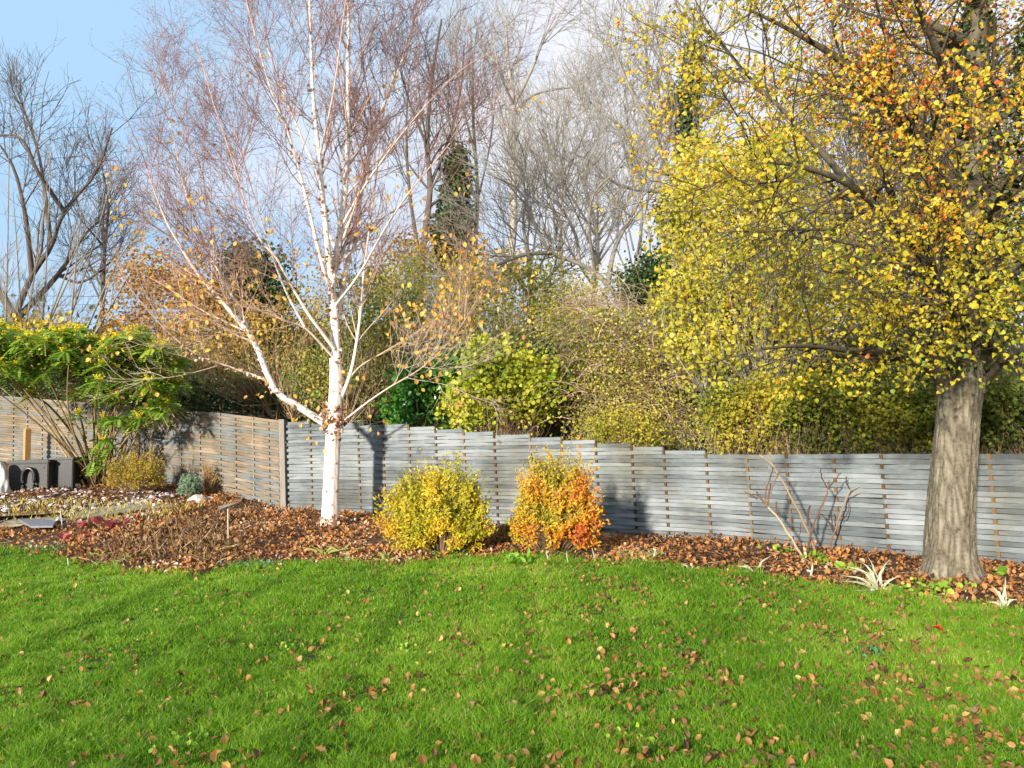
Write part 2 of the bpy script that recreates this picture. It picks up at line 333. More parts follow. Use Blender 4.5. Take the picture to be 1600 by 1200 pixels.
def box_poly(c, ax, ay, z0, z1, wx, wy, top=(0, 0)):
    """upright square bar: base centre c, unit axes ax/ay, half widths, top shifted"""
    V = []
    for z, s in ((z0, 0), (z1, 1)):
        for i, j in ((-1, -1), (1, -1), (1, 1), (-1, 1)):
            V.append([c[0] + ax[0] * wx * i + ay[0] * wy * j + top[0] * s, c[1] + ax[1] * wx * i + ay[1] * wy * j + top[1] * s, z])
    return np.array(V), np.array([[0, 3, 2, 1], [4, 5, 6, 7], [0, 1, 5, 4], [1, 2, 6, 5], [2, 3, 7, 6], [3, 0, 4, 7]])
def fence(name, label, knots, topf, stepped, slat_mat, bat_mat, LEAN=0.03):
    root = thing(name, (knots[0][0], knots[0][1], float(hgt(*knots[0]))), label, 'fence')
    K = np.array(knots); nb = len(K) - 1; SEG = 6
    Vs, Fs, Ts, off = [], [], [], 0
    for row in range(48):
        zc0 = 3.6 if not stepped else 1.385 - 0.033 + SP * (13 - row)
        tint = rng.random(); run_open = False; pts = []
        runs = []
        for b in range(nb):
            if b % 3 == 0: tint = rng.random()
            g = max(float(hgt(*K[b])), float(hgt(*K[b + 1]))) - .02
            for s in range(SEG + (1 if b == nb - 1 else 0)):
                u = s / SEG; x, y = K[b] * (1 - u) + K[b + 1] * u
                if stepped: zc = zc0; ok = zc < topf[b] and zc > g
                else:
                    zt = topf[b] * (1 - u) + topf[b + 1] * u; zc = zt - .033 - SP * row; ok = row < 29 and zc > g - .03
                d = (K[b + 1] - K[b]); d = d / np.linalg.norm(d); nx = np.array([-d[1], d[0]])
                ph = math.cos(math.pi * (b + u)) * (1 if row % 2 else -1)
                o_ = ph * 0.023 + rng.normal() * .0022
                jz = rng.normal() * .0007
                if s == 0 and run_open and not ok:
                    # close the run exactly on the batten
                    pts.append((x, y, zc_l, o_, nx, zj_l)); runs.append((pts, tl)); pts = []; run_open = False
                if ok:
                    if s == 0 and b % 3 == 0 and pts:
                        pts.append((x, y, zc, o_, nx, jz)); runs.append((pts, tl)); pts = []
                    pts.append((x, y, zc, o_, nx, jz)); run_open = True; tl = tint; zc_l = zc; zj_l = jz
        if pts: runs.append((pts, tl))
        for pr, t in runs:
            n = len(pr)
            if n < 2: continue
            sl = rng.normal() * .0035
            for i, (x, y, zc, o_, nx, jz) in enumerate(pr):
                lx = -LEAN * (zc - .8)
                h2 = 0.0312 + jz; th = .0035
                for a, c in ((-1, -1), (1, -1), (1, 1), (-1, 1)):   # a: along depth, c: vertical
                    o2 = o_ + a * th
                    Vs.append((x + nx[0] * o2 + lx, y + nx[1] * o2, zc + c * h2 + sl * (i / n - .5) * 2)); Ts.append(t)
            q = off + np.arange(n * 4).reshape(n, 4)
            for j in range(4): Fs.append(np.stack([q[:-1, j], q[:-1, (j + 1) % 4], q[1:, (j + 1) % 4], q[1:, j]], -1))
            Fs.append(q[:1, ::-1]); Fs.append(q[-1:]); off += n * 4
    mesh_np('slats', np.array(Vs), np.concatenate(Fs), slat_mat, root, Ts)
    for i in range(nb + 1):
        j = min(i, nb - 1); d = K[j + 1] - K[j]; d = d / np.linalg.norm(d)
        g = float(hgt(*K[i])) - .1
        zt = (max(topf[max(i - 1, 0)], topf[min(i, nb - 1)]) + .0) if stepped else topf[i] - .012
        if i == 0 and name == 'woven_fence' and stepped: continue
        V, F = box_poly(K[i] + np.array([-LEAN * (g - .8), 0]), d, np.array([-d[1], d[0]]), g, zt + R.uniform(-.015, .005), .020, .0125, (-LEAN * (zt - g), 0))
        mesh_np('batten', V, F, bat_mat, root, np.full(8, R.random()))
    return root
BX = [448, 487, 525, 562, 601, 642, 684, 728, 776, 832, 881, 935, 991, 1041, 1107, 1171, 1233, 1307, 1382, 1462, 1552, 1648, 1752]
kr = [W(x, 780, np.interp(x, [a for a, _ in FR], [b for _, b in FR]))[:2] for x in BX]
NSTEP = [12, 11, 11, 10, 10, 9, 8, 7, 6, 5, 4, 3, 2, 1] + [0] * 8
fence('woven_fence', 'long grey woven slat fence with orange battens stepping down behind the white birch and bushes', kr, [1.385 + SP * n for n in NSTEP], True, FM_G, BM_O)
BL = [438, 421, 397, 369, 345, 313, 283, 254, 227, 205, 180, 156, 134, 112, 88, 65, 42, 20, -3, -27, -52, -80]
kl = [W(x, 740, np.interp(-x, [-a for a, _ in FL], [b for _, b in FL]))[:2] for x in BL]
TL = [np.interp(-x, [-445, -345, -283, -180, -5, 140], [2.20, 2.47, 2.59, 2.84, 3.28, 3.6]) for x in BL]
fence('woven_fence', 'brown weathered woven fence run climbing to the left behind the yellow flowering shrub', kl, TL, False, FM_B, BM_G, .02)
# corner post
p = W(443.5, 780, 16.85); g = float(hgt(p[0], p[1]))
V, F = box_poly(p[:2] + np.array([.0, 0]), (1, 0), (0, 1), g - .1, 2.235, .058, .05, (-.05, 0))
o = mesh_np('fence_post', V, F, BM_G, None, np.full(8, .9)); tag(o, 'square pale timber post where the two woven fence runs meet', 'post')
OVATE = (np.array([[0, 0, 0], [.40, .16, .12], [.42, .50, .16], [.16, .86, .04], [0, 1.08, -.10], [-.16, .86, .04], [-.42, .50, .16], [-.40, .16, .12]]), ROUND[1])
# ------------------------------------------------------------------ white birch
BIRCH = woodmat('birch_bark', [(.0, (.16, .06, .055)), (.10, (.26, .10, .08)), (.20, (.44, .24, .17)), (.34, (.54, .36, .26)), (.52, (.70, .58, .50)), (.70, (.76, .68, .62)), (1, (.78, .71, .67))], (5, 5, 13), 2.0, .3, .76, .7, .01)
BY = 14.6
b0 = G(516, 824); BY = float(b0[1])
def btint(r): return np.clip(.02 + (r - .003) / .045, 0, 1) ** .8
S_b = [dict(seg=12, wander=.05, up=.02, dens=3.3, t0=.2, ang=.62, lr=.42, rr=.42, rmin=.007, cl=1.9),
       dict(seg=8, wander=.07, up=.055, dens=4.8, t0=.15, ang=.62, lr=.5, rr=.5, rmin=.0045, cl=.95),
       dict(seg=6, wander=.10, up=.05, dens=4.8, t0=.1, ang=.65, lr=.5, rr=.6, rmin=.0042, cl=.42, end=.5),
       dict(seg=4, wander=.16, up=.02, dens=3.8, t0=.1, ang=.7, lr=.6, rr=.7, rmin=.0036, cl=.14, end=.6),
       dict(seg=3, wander=.25, up=-.10, dens=0, t0=0, ang=.6, lr=.5, rr=.7, end=.8)]
bo, bt = [], []
d0 = BY
limbs = [([(520, 662, 0), (526, 600, 0), (523, 500, .0), (519, 440, .0), (528, 380, .1), (540, 290, .15), (544, 187, .1), (544, 62, 0), (547, -80, 0), (549, -230, 0), (552, -330, 0)], .125, .012),
         ([(518, 440, .02), (511, 375, -.2), (501, 270, -.35), (489, 146, -.4), (485, 40, -.4), (480, -100, -.5), (472, -220, -.6)], .075, .010),
         ([(522, 520, .02), (545, 400, .3), (567, 290, .6), (587, 196, .8), (612, 137, .9), (637, 70, 1.0), (662, -10, 1.1), (690, -100, 1.1)], .065, .010),
         ([(522, 470, 0), (500, 400, -.5), (479, 312, -.8), (450, 208, -1.0), (425, 146, -1.1), (400, 60, -1.2), (372, -50, -1.3)], .050, .008),
         ([(508, 662, -.05), (463, 633, -.25), (428, 607, -.45), (399, 537, -.6), (376, 505, -.7), (347, 472, -.85), (317, 438, -.95), (294, 405, -1.1), (262, 350, -1.2), (238, 290, -1.3), (215, 215, -1.4)], .085, .006),
         ([(401, 545, -.6), (373, 484, -.5), (358, 456, -.45), (341, 424, -.4), (323, 388, -.3), (304, 340, -.2), (285, 280, -.1), (270, 210, 0), (250, 130, 0)], .050, .006),
         ([(428, 607, -.45), (411, 592, -.5), (358, 573, -.8), (312, 556, -1.1), (282, 536, -1.3), (247, 503, -1.5), (205, 452, -1.7), (180, 405, -1.8)], .030, .005),
         ([(522, 560, -.05), (500, 536, -.3), (475, 512, -.5), (437, 498, -.7), (400, 480, -.9), (360, 430, -1.0)], .032, .006),
         ([(522, 545, -.1), (505, 522, -.3), (484, 494, -.5), (466, 465, -.6), (446, 430, -.8), (431, 402, -.9), (405, 372, -1.0), (385, 320, -1.1), (360, 240, -1.2), (330, 150, -1.3), (305, 60, -1.3)], .044, .006),
         ([(538, 657, .02), (575, 628, -.4), (612, 603, -.7), (650, 581, -1.0), (684, 553, -1.2), (720, 510, -1.4), (755, 450, -1.5)], .026, .005),
         ([(530, 628, .02), (542, 600, .0), (552, 565, .0), (562, 500, .1), (567, 440, .2), (578, 350, .3), (590, 260, .3), (600, 170, .3), (620, 80, .3)], .048, .007),
         ([(534, 610, 0), (560, 575, .3), (600, 550, .6), (650, 520, .9), (700, 480, 1.1), (740, 430, 1.2)], .024, .005),
         ([(522, 480, 0), (560, 430, -.5), (600, 360, -.9), (640, 300, -1.2), (690, 240, -1.4), (730, 190, -1.5)], .034, .005),
         ([(530, 360, .1), (570, 290, -.3), (620, 220, -.6), (670, 160, -.8), (720, 110, -.9), (770, 80, -1.0)], .032, .005),
         ([(500, 280, -.35), (465, 200, -.1), (430, 110, .2), (400, 20, .4), (370, -70, .5)], .032, .006),
         ([(476, 512, -.5), (440, 440, .1), (410, 350, .5), (380, 250, .8), (350, 170, 1.0), (310, 90, 1.1)], .028, .005),
         ([(360, 456, -.45), (330, 350, .3), (310, 250, .6), (270, 160, .8), (240, 110, .9)], .022, .005),
         ([(545, 180, .1), (570, 90, .5), (600, -10, .8), (620, -110, .9)], .030, .006),
         ([(498, 250, -.3), (520, 150, -.9), (535, 40, -1.2), (550, -80, -1.3)], .028, .006)]
main_pol = []
for px, r0, r1 in limbs:
    o_ = []
    r0 *= .86
    traced(o_, px, r0, r1, S_b, 0, bt, 26, .30 if r0 > .03 else .2, 2.6 if r0 > .1 else (1.3 if px[0][0] == 428 else None), BY, .85)
    bo += o_
birch = thing('birch_tree', b0, 'white barked birch with spreading bare reddish twigs standing in the leafy bed', 'tree')
# trunk: own mesh, with peeling plates
def trunk_mesh(name, ctr, rad, nseg, sides, disp, mat, parent, tint):
    P = spline(ctr, nseg); rr = np.interp(np.linspace(0, 1, nseg), np.linspace(0, 1, len(rad)), rad)
    a = np.arange(sides) * 2 * math.pi / sides; A, Z = np.meshgrid(a, P[:, 2])
    D = disp(A, Z) * rr[:, None]; V = np.stack([P[:, 0:1] + D * np.cos(A), P[:, 1:2] + D * np.sin(A), Z], -1)
    i = np.arange(nseg * sides).reshape(nseg, sides)
    F = np.stack([i[:-1], np.roll(i[:-1], -1, 1), np.roll(i[1:], -1, 1), i[1:]], -1).reshape(-1, 4)
    return mesh_np(name, V.reshape(-1, 3), F, mat, parent, tint(A, Z).ravel(), True)
c_ = [b0 + np.array([0, 0, -.15]), W(516, 800, BY), W(518, 740, BY), W(520, 690, BY), W(522, 655, BY), W(525, 600, BY), W(524, 560, BY)]
def bdisp(A, Z):
    z = Z - b0[2]
    return 1 + .05 * np.sin(2 * A + 1) + .07 * np.exp(-((A - 5.6) / .25) ** 2) * -1 + .28 * np.exp(-z / .16) * (.6 + .4 * np.sin(4 * A + .7)) + .10 * np.exp(-((z - 2.05) / .12) ** 2) + .015 * np.sin(A * 9 + Z * 20)
btr = trunk_mesh('trunk', c_, [.155, .147, .140, .132, .132, .115, .105], 90, 36, bdisp, BIRCH, birch, lambda A, Z: .88 - .16 * np.clip(np.cos(A - .3), 0, 1) - .9 * np.clip(np.sin(A * 2.0 + Z * 7) * np.sin(Z * 31 + 2 * A) - .72, 0, 1) * 4 - .5 * np.clip(np.sin(A * 3 + 4) * np.sin(Z * 4.1 + 1) - .75, 0, 1) * 4 - .55 * np.exp(-((Z - b0[2] - 2.05) / .10) ** 2) * (rng.random(A.shape) < .7) - .62 * np.clip(.24 - (Z - b0[2]), 0, .14) * 7 * (np.sin(A * 3 + 1.4) > -.1))  # right side tinted pinker: its shading is painted into the bark colour
th, tn = split_levels(bo, .019, btint)
tubes('branches', th, BIRCH, birch, 8)
TWB = woodmat('birch_twig', [(.0, (.12, .062, .062)), (.25, (.27, .15, .13)), (.5, (.50, .33, .24)), (.75, (.60, .48, .37)), (1, (.70, .61, .52))], tintmix=.9)
ltw = [(p, r, float(np.clip(.12 + .60 * np.clip((5.2 - p[0][2]) / 2.4, 0, 1) + r[0] * 14 + R.gauss(0, .07), 0, 1))) for p, r, t in tn]
btw = tubes('twigs', ltw, TWB, birch, 3)
print('birch twigs', len(tn))
# shaggy peeling bark curls
PEEL = leafmat('bark_peel', [(0, (.22, .09, .04)), (.4, (.42, .22, .12)), (.7, (.62, .42, .28)), (1, (.78, .66, .54))], .2)
pp, ps = [], []
for px, r0, r1 in limbs[:7]:
    Pm = spline([W(x, y, BY + z) for x, y, z in px], 60)
    for k in range(330 if r0 > .1 else 120):
        i = int(R.random() ** 1.5 * 34); rr = r0 + (r1 - r0) * i / 60; a = R.random() * 6.28
        pp.append(Pm[i] + np.array([math.cos(a) * rr, math.sin(a) * rr, R.gauss(0, .03)])); ps.append(R.uniform(.03, .09))
for k in range(280):
    a = R.random() * 6.28; z = R.choice([R.gauss(2.02, .10), R.gauss(2.02, .14), R.gauss(2.1, .16), R.uniform(0.0, .2)]); q = W(520, 655, BY); t = min(z / 2.05, 1)
    pp.append(np.array([b0[0] * (1 - t) + q[0] * t + math.cos(a) * .175, b0[1] + math.sin(a) * .175, b0[2] + z])); ps.append(R.uniform(.04, .12))
leaves('peeling_bark', pp, np.array(ps), PEEL, rng.random(len(pp)), btr, LEAF, (0, 0, -.6), (0, 0, 0), curl=1.5)
BL_M = leafmat('birch_leaf', [(0, (.55, .26, .06)), (.5, (.78, .46, .10)), (1, (.84, .62, .14))], .45)
tp = np.array([t[0] for t in bt if t[2] >= 3]); sx_ = tp[:, 0] / tp[:, 1] * FPX + 800
wgt = np.exp(-np.clip(tp[:, 2] - 4.3, 0, 9) * 1.0) * np.where(sx_ > 560, 1.3, 1.0); wgt[tp[:, 2] < 1.6] = .1; wgt /= wgt.sum()
cc = tp[rng.choice(len(tp), 130, False, wgt)]
cc = np.vstack([cc, [W(x, y, BY - 1.0 - R.random()) for x, y in [(745, 410), (760, 420), (770, 440), (735, 432), (785, 428), (755, 455), (700, 470), (690, 500), (680, 520), (655, 500), (645, 530), (640, 480), (710, 505), (615, 455), (405, 515), (440, 480), (465, 620), (480, 645), (500, 690), (540, 590), (590, 660), (640, 560), (300, 510), (415, 600), (700, 440)]]])
lp = np.repeat(cc, 6, 0) + rng.normal(size=(len(cc) * 6, 3)) * .13
leaves('leaves', lp, .075 + .03 * rng.random(len(lp)), BL_M, rng.random(len(lp)), btw, LEAF, (0, 0, -1.2), (0, -1, .2), .7)
RL = leafmat('birch_husk', [(0, (.14, .05, .05)), (.5, (.26, .10, .08)), (1, (.42, .17, .08))], .3)
q = tp[rng.choice(len(tp), min(len(tp), 9000), False)]; q = q + rng.normal(size=q.shape) * .03
leaves('catkins', q, .03 + .02 * rng.random(len(q)), RL, rng.random(len(q)), btw, NARROW, (0, 0, -.4))

# ------------------------------------------------------------------ big yellow-leaved tree on the right
t0_ = G(1487, 908); TY = float(t0_[1])
tree = thing('yellow_leaved_tree', t0_, 'large tree with thick grey furrowed trunk and yellow-green leaves in front of the fence', 'tree')
m, n, l, out = newmat('furrowed_bark')
tc = n.new('ShaderNodeTexCoord'); mp = n.new('ShaderNodeMapping'); mp.inputs['Scale'].default_value = (14, 14, 2.6)
vo = n.new('ShaderNodeTexVoronoi'); vo.feature = 'DISTANCE_TO_EDGE'; vo.inputs['Scale'].default_value = 1.5
no = n.new('ShaderNodeTexNoise'); no.inputs['Scale'].default_value = 3; no.inputs['Detail'].default_value = 9; no.inputs['Roughness'].default_value = .7
dn = n.new('ShaderNodeMix'); dn.data_type = 'VECTOR'; dn.inputs[0].default_value = .35
n2 = n.new('ShaderNodeTexNoise'); n2.inputs['Scale'].default_value = 26; n2.inputs['Detail'].default_value = 8; n2.inputs['Roughness'].default_value = .75
mul = n.new('ShaderNodeMath'); mul.operation = 'MULTIPLY_ADD'; mul.inputs[1].default_value = .72
mul2 = n.new('ShaderNodeMath'); mul2.operation = 'MULTIPLY_ADD'; mul2.inputs[1].default_value = .75; mul2.inputs[2].default_value = -.03
rr_ = ramp(n, [(.22, (.04, .031, .02)), (.36, (.145, .12, .082)), (.55, (.245, .212, .155)), (.80, (.37, .335, .265))])
p_ = n.new('ShaderNodeBsdfPrincipled'); p_.inputs['Roughness'].default_value = .9; p_.inputs['Specular IOR Level'].default_value = .15
b_ = n.new('ShaderNodeBump'); b_.inputs['Strength'].default_value = 1.0; b_.inputs['Distance'].default_value = .03
l(tc.outputs['Object'], mp.inputs[0]); l(mp.outputs[0], no.inputs['Vector']); l(mp.outputs[0], dn.inputs[4]); l(no.outputs['Color'], dn.inputs[5]); l(dn.outputs[1], vo.inputs['Vector'])
l(tc.outputs['Object'], n2.inputs['Vector']); l(n2.outputs[0], mul2.inputs[0]); l(vo.outputs['Distance'], mul.inputs[0]); l(mul2.outputs[0], mul.inputs[2])
l(mul.outputs[0], rr_.inputs[0]); l(rr_.outputs[0], p_.inputs['Base Color']); l(mul.outputs[0], b_.inputs['Height']); l(b_.outputs[0], p_.inputs['Normal']); l(p_.outputs[0], out.inputs[0])
TRUNK = m
def tdisp(A, Z):
    z = np.maximum(Z - t0_[2], 0); fl = np.exp(-z / .17)
    d = 1 + .07 * np.sin(3 * A + .6 - z * .5) + .05 * np.sin(5 * A + 2 + z * .9)
    d += fl * (.38 + .34 * np.sin(4 * A + 1.2) + .12 * np.sin(9 * A + .3))
    d -= .11 * np.exp(-((np.mod(A - (5.15 - .10 * z) + math.pi, 2 * math.pi) - math.pi) / .10) ** 2)           # long seam
    d += .07 * np.exp(-((np.mod(A - (4.35 + .32 * z) + math.pi, 2 * math.pi) - math.pi) / .16) ** 2) * np.exp(-((z - .6) / .7) ** 2)
    rid = (np.mod(A - 5.4 + math.pi, 2 * math.pi) - math.pi)
    d += .085 * np.exp(-(rid / .6) ** 2) * (.6 - np.abs(np.sin(A * 15 + 1.1 * np.sin(z * 6) + .8 * np.sin(z * 13)))) * (.7 + .5 * np.sin(z * 9 + A * 11))
    d += .008 * np.sin(A * 38 + 2 * np.sin(z * 9)) + .006 * np.sin(A * 23 - z * 31)
    d += .05 * np.exp(-((z - 2.22) / .20) ** 2) * (.5 + .5 * np.sin(2 * A + 2.6))
    return d
tc_ = [t0_ + np.array([0, 0, -.2]), W(1485, 880, TY), W(1487, 800, TY), W(1492, 720, TY), W(1498, 650, TY), W(1502, 600, TY), W(1507, 555, TY)]
trunk_mesh('trunk', tc_, [.285, .255, .240, .228, .222, .228, .20], 220, 300, tdisp, TRUNK, tree, lambda A, Z: A * 0 + .5)
S_t = [dict(seg=12, wander=.05, up=.02, dens=3.6, t0=.2, ang=.8, lr=.45, rr=.42, rmin=.012, cl=1.7),
       dict(seg=8, wander=.10, up=.02, dens=4.6, t0=.2, ang=.8, lr=.5, rr=.5, rmin=.006, cl=.85),
       dict(seg=6, wander=.14, up=.01, dens=5.2, t0=.15, ang=.8, lr=.5, rr=.6, rmin=.0035, cl=.40, end=.5),
       dict(seg=4, wander=.2, up=-.02, dens=0, t0=.1, ang=.8, lr=.6, rr=.7, rmin=.003, cl=.2, end=.6)]
to, tt_ = [], []
tl = [([(1505, 615, 0), (1506, 500, 0), (1512, 380, .05), (1520, 250, .05), (1524, 100, 0), (1528, -60, 0), (1532, -220, 0)], .225, .11),
      ([(1516, 650, .02), (1534, 600, 0), (1560, 520, -.2), (1580, 400, -.3), (1592, 200, -.4), (1612, 60, -.5), (1640, -100, -.6)], .14, .07),
      ([(1478, 598, 0), (1462, 582, -.1), (1436, 568, -.3), (1400, 556, -.55), (1330, 548, -1.0), (1260, 540, -1.5), (1190, 545, -1.9)], .085, .010),
      ([(1480, 600, .05), (1460, 520, .4), (1440, 430, .8), (1400, 320, 1.2), (1350, 220, 1.6), (1290, 120, 1.9)], .10, .012),
      ([(1508, 480, 0), (1460, 420, -.6), (1400, 350, -1.2), (1330, 290, -1.6), (1250, 260, -1.8), (1170, 250, -1.9)], .075, .010),
      ([(1515, 330, 0), (1460, 250, -.3), (1400, 180, -.5), (1320, 100, -.8), (1240, 50, -1.0), (1160, 10, -1.1)], .080, .012),
      ([(1520, 220, 0), (1480, 120, -.8), (1440, 20, -1.3), (1400, -70, -1.6)], .065, .015),
      ([(1510, 440, 0), (1530, 380, -1.0), (1550, 330, -1.8), (1570, 290, -2.4)], .050, .010),
      ([(1508, 520, -.1), (1495, 500, -.9), (1485, 480, -1.6), (1480, 450, -2.1)], .040, .008),
      ([(1536, 600, 0), (1570, 560, -.4), (1620, 540, -.8), (1680, 520, -1.1)], .060, .010),
      ([(1580, 400, -.3), (1640, 300, -.8), (1700, 220, -1.1)], .06, .012),
      ([(1522, 120, 0), (1450, 50, .6), (1370, -20, 1.0), (1290, -60, 1.2)], .06, .012),
      ([(1500, 560, .1), (1440, 500, 1.0), (1370, 450, 1.6), (1300, 420, 2.0)], .05, .010),
      ([(1520, 240, 0), (1570, 120, .7), (1620, 20, 1.1)], .05, .012),
      ([(1430, 410, .8), (1330, 380, .9), (1240, 370, .8), (1160, 380, .6)], .04, .008),
      ([(1330, 290, -1.6), (1240, 190, -1.4), (1170, 120, -1.2), (1120, 60, -1.1)], .035, .008)]
for px, r0, r1 in tl:
    traced(to, px, r0, r1, S_t, 0, tt_, 22, .22, None, TY, .9)
tb = lambda r: np.clip(.35 + r * 3, 0, .9)
to = [q for q in to if min(a[2] for a in q[0][1:]) > 2.15]
th, tn = split_levels(to, .03, tb)
BT = woodmat('tree_limb', [(.2, (.035, .028, .018)), (.5, (.10, .082, .055)), (.8, (.20, .165, .115))], (10, 10, 2), 3, .8, .4)
tubes('branches', th, BT, tree, 10)
ttw = tubes('twigs', tn, BT, tree, 3)
TL_M = leafmat('yellow_green_leaf', [(0, (.10, .15, .015)), (.25, (.30, .33, .03)), (.48, (.60, .49, .035)), (.74, (.72, .47, .04)), (.92, (.74, .28, .03)), (1, (.60, .14, .03))], .42, .42, .4)
tp = np.array([t[0] for t in tt_]); print('tree tips', len(tp))
lp = np.repeat(tp, 5, 0) + rng.normal(size=(len(tp) * 5, 3)) * .055
lp = lp[(lp[:, 2] > 2.05)]
keep = rng.random(len(lp)) < np.clip(.62 + .7 * fuzz(lp, 1.5, 3), .08, 1); lp = lp[keep]; lp = lp[rng.permutation(len(lp))[:95000]]; print('tree leaves', len(lp))
spx = lp[:, 0] / lp[:, 1] * FPX + 800
tint = .47 + .2 * fuzz(lp, 1.2, 1) + rng.normal(size=len(lp)) * .13 + .16 * np.clip((lp[:, 2] - 3.2) / 3, 0, 1)
tint += (rng.random(len(lp)) < .05 + .16 * (spx > 1280) * (lp[:, 2] > 3.7)) * .3 + .12 * np.clip((spx - 1250) / 250, 0, 1) * np.clip((lp[:, 2] - 3.2) / 1.2, 0, 1) - .10 * (lp[:, 2] < 3.3)
leaves('leaves', lp, .026 + .032 * rng.random(len(lp)) ** 1.3, TL_M, tint, ttw, OVATE, (0, 0, -.8), (.0, -.45, .35), .9, 1.1, 1.8)

# ivy climbing the limbs of the big tree
iv = thing('climbing_ivy', W(1507, 600, TY), 'dark ivy climbing the main stem inside the crown of the thick trunked tree', 'ivy')
Pm = spline([W(x, y, TY + z) for x, y, z in tl[0][0]], 120); pv = []
for k in range(2600):
    i = R.randint(8, 112); a = R.uniform(0, 6.283); r_ = (.20 - .12 * i / 120) + abs(R.gauss(0, .05)); pv.append(Pm[i] + np.array([math.cos(a) * r_, math.sin(a) * r_, R.gauss(0, .06)]))
Pm = spline([W(x, y, TY + z) for x, y, z in tl[1][0]], 120)
for k in range(1200):
    i = R.randint(40, 119); a = R.uniform(0, 6.283); r_ = .09 + abs(R.gauss(0, .04)); pv.append(Pm[i] + np.array([math.cos(a) * r_, math.sin(a) * r_, R.gauss(0, .06)]))
leaves('foliage', pv, .045 + .03 * rng.random(len(pv)), leafmat('ivy_leaf', [(0, (.02, .04, .012)), (.6, (.06, .09, .02)), (1, (.16, .18, .04))], .2, .4), rng.random(len(pv)), iv, LEAF, (0, 0, -.6), (0, -.5, .3))
# ------------------------------------------------------------------ planting beyond the fence
M_OLIVE = leafmat('olive_leaf', [(0, (.16, .19, .03)), (.4, (.40, .42, .07)), (.7, (.64, .57, .10)), (1, (.76, .56, .11))], .4)
M_YEL = leafmat('yellow_leaf', [(0, (.22, .25, .03)), (.35, (.50, .45, .05)), (.7, (.72, .60, .09)), (1, (.78, .64, .13))], .45)
M_LIME = leafmat('lime_leaf', [(0, (.10, .17, .015)), (.35, (.32, .40, .03)), (.7, (.60, .58, .06)), (1, (.74, .62, .10))], .4)
M_DARK = leafmat('dark_green_leaf', [(0, (.02, .04, .012)), (.5, (.05, .09, .02)), (1, (.13, .16, .035))], .2)
M_LAUR = leafmat('glossy_green_leaf', [(0, (.02, .08, .01)), (.5, (.05, .19, .02)), (1, (.14, .30, .03))], .3, .3, .5)
M_COP = leafmat('copper_leaf', [(0, (.18, .09, .02)), (.5, (.46, .24, .05)), (.8, (.58, .34, .07)), (1, (.50, .38, .09))], .35)
M_GOLD = leafmat('golden_small_leaf', [(0, (.07, .09, .012)), (.35, (.22, .24, .03)), (.65, (.46, .41, .045)), (1, (.66, .50, .07))], .4)
# tall bare trees
S_bare = [dict(seg=10, wander=.05, up=.03, dens=1.2, t0=.25, ang=.6, lr=.4, rr=.45, rmin=.02, cl=3.2),
          dict(seg=8, wander=.09, up=.05, dens=2.3, t0=.15, ang=.65, lr=.5, rr=.5, rmin=.012, cl=1.7),
          dict(seg=6, wander=.12, up=.06, dens=2.9, t0=.1, ang=.65, lr=.5, rr=.6, rmin=.008, cl=.9, end=.5),
          dict(seg=5, wander=.14, up=.06, dens=0, t0=.1, ang=.6, lr=.6, rr=.7, rmin=.007, cl=.5, end=.6)]
def bare_tree(name, label, Y, limbs, bark, S=S_bare, group=None, cut=.04, tint=lambda r: np.clip(.35 + r * 1.5, 0, .8), n=16, t0=.3, base=None, sides=3, cat='tree'):
    out, tips = [], []
    for px, r0, r1 in limbs: traced(out, px, r0, r1, S, 0, tips, n, t0, None, Y)
    bx = W(limbs[0][0][0][0], limbs[0][0][0][1], Y); root = np.array([bx[0], bx[1], float(hgt(bx[0], bx[1]))]) if base is None else base
    o = thing(name, root, label, cat, group)
    if limbs[0][0][0][1] < 700: out.append(([tuple(root - [0, 0, .2]), tuple((root + bx) / 2), tuple(bx)], [limbs[0][1] * 1.3, limbs[0][1] * 1.1, limbs[0][1]], 0))
    th, tn = split_levels(out, cut, tint)
    tubes('trunk', th, bark, o, 7); tubes('twigs', tn, bark, o, sides)
    print(name, len(out)); return o, tips
bt1, _ = bare_tree('bare_tree', 'tall glare-washed bare tree with fan shaped top rising above the yellow bushes in the middle', 30, [
    ([(780, 480, 0), (797, 400, 0), (803, 330, 0), (800, 250, 0), (803, 165, 0), (795, 110, 0), (790, 40, 0)], .20, .05),
    ([(803, 180, 0), (830, 150, .5), (865, 140, 1), (900, 135, 1.4), (925, 120, 1.5)], .08, .02), ([(803, 165, 0), (830, 110, -.5), (850, 60, -.8), (870, 20, -1)], .09, .02),
    ([(800, 230, 0), (770, 170, .8), (755, 110, 1.2), (760, 60, 1.2)], .07, .02), ([(797, 120, 0), (815, 70, 1), (825, 30, 1.4)], .06, .02), ([(803, 165, 0), (780, 110, -1.2), (770, 50, -1.6)], .06, .02),
    ([(803, 300, 0), (850, 250, .8), (880, 200, 1), (900, 180, 1)], .05, .015)], B_GLARE)
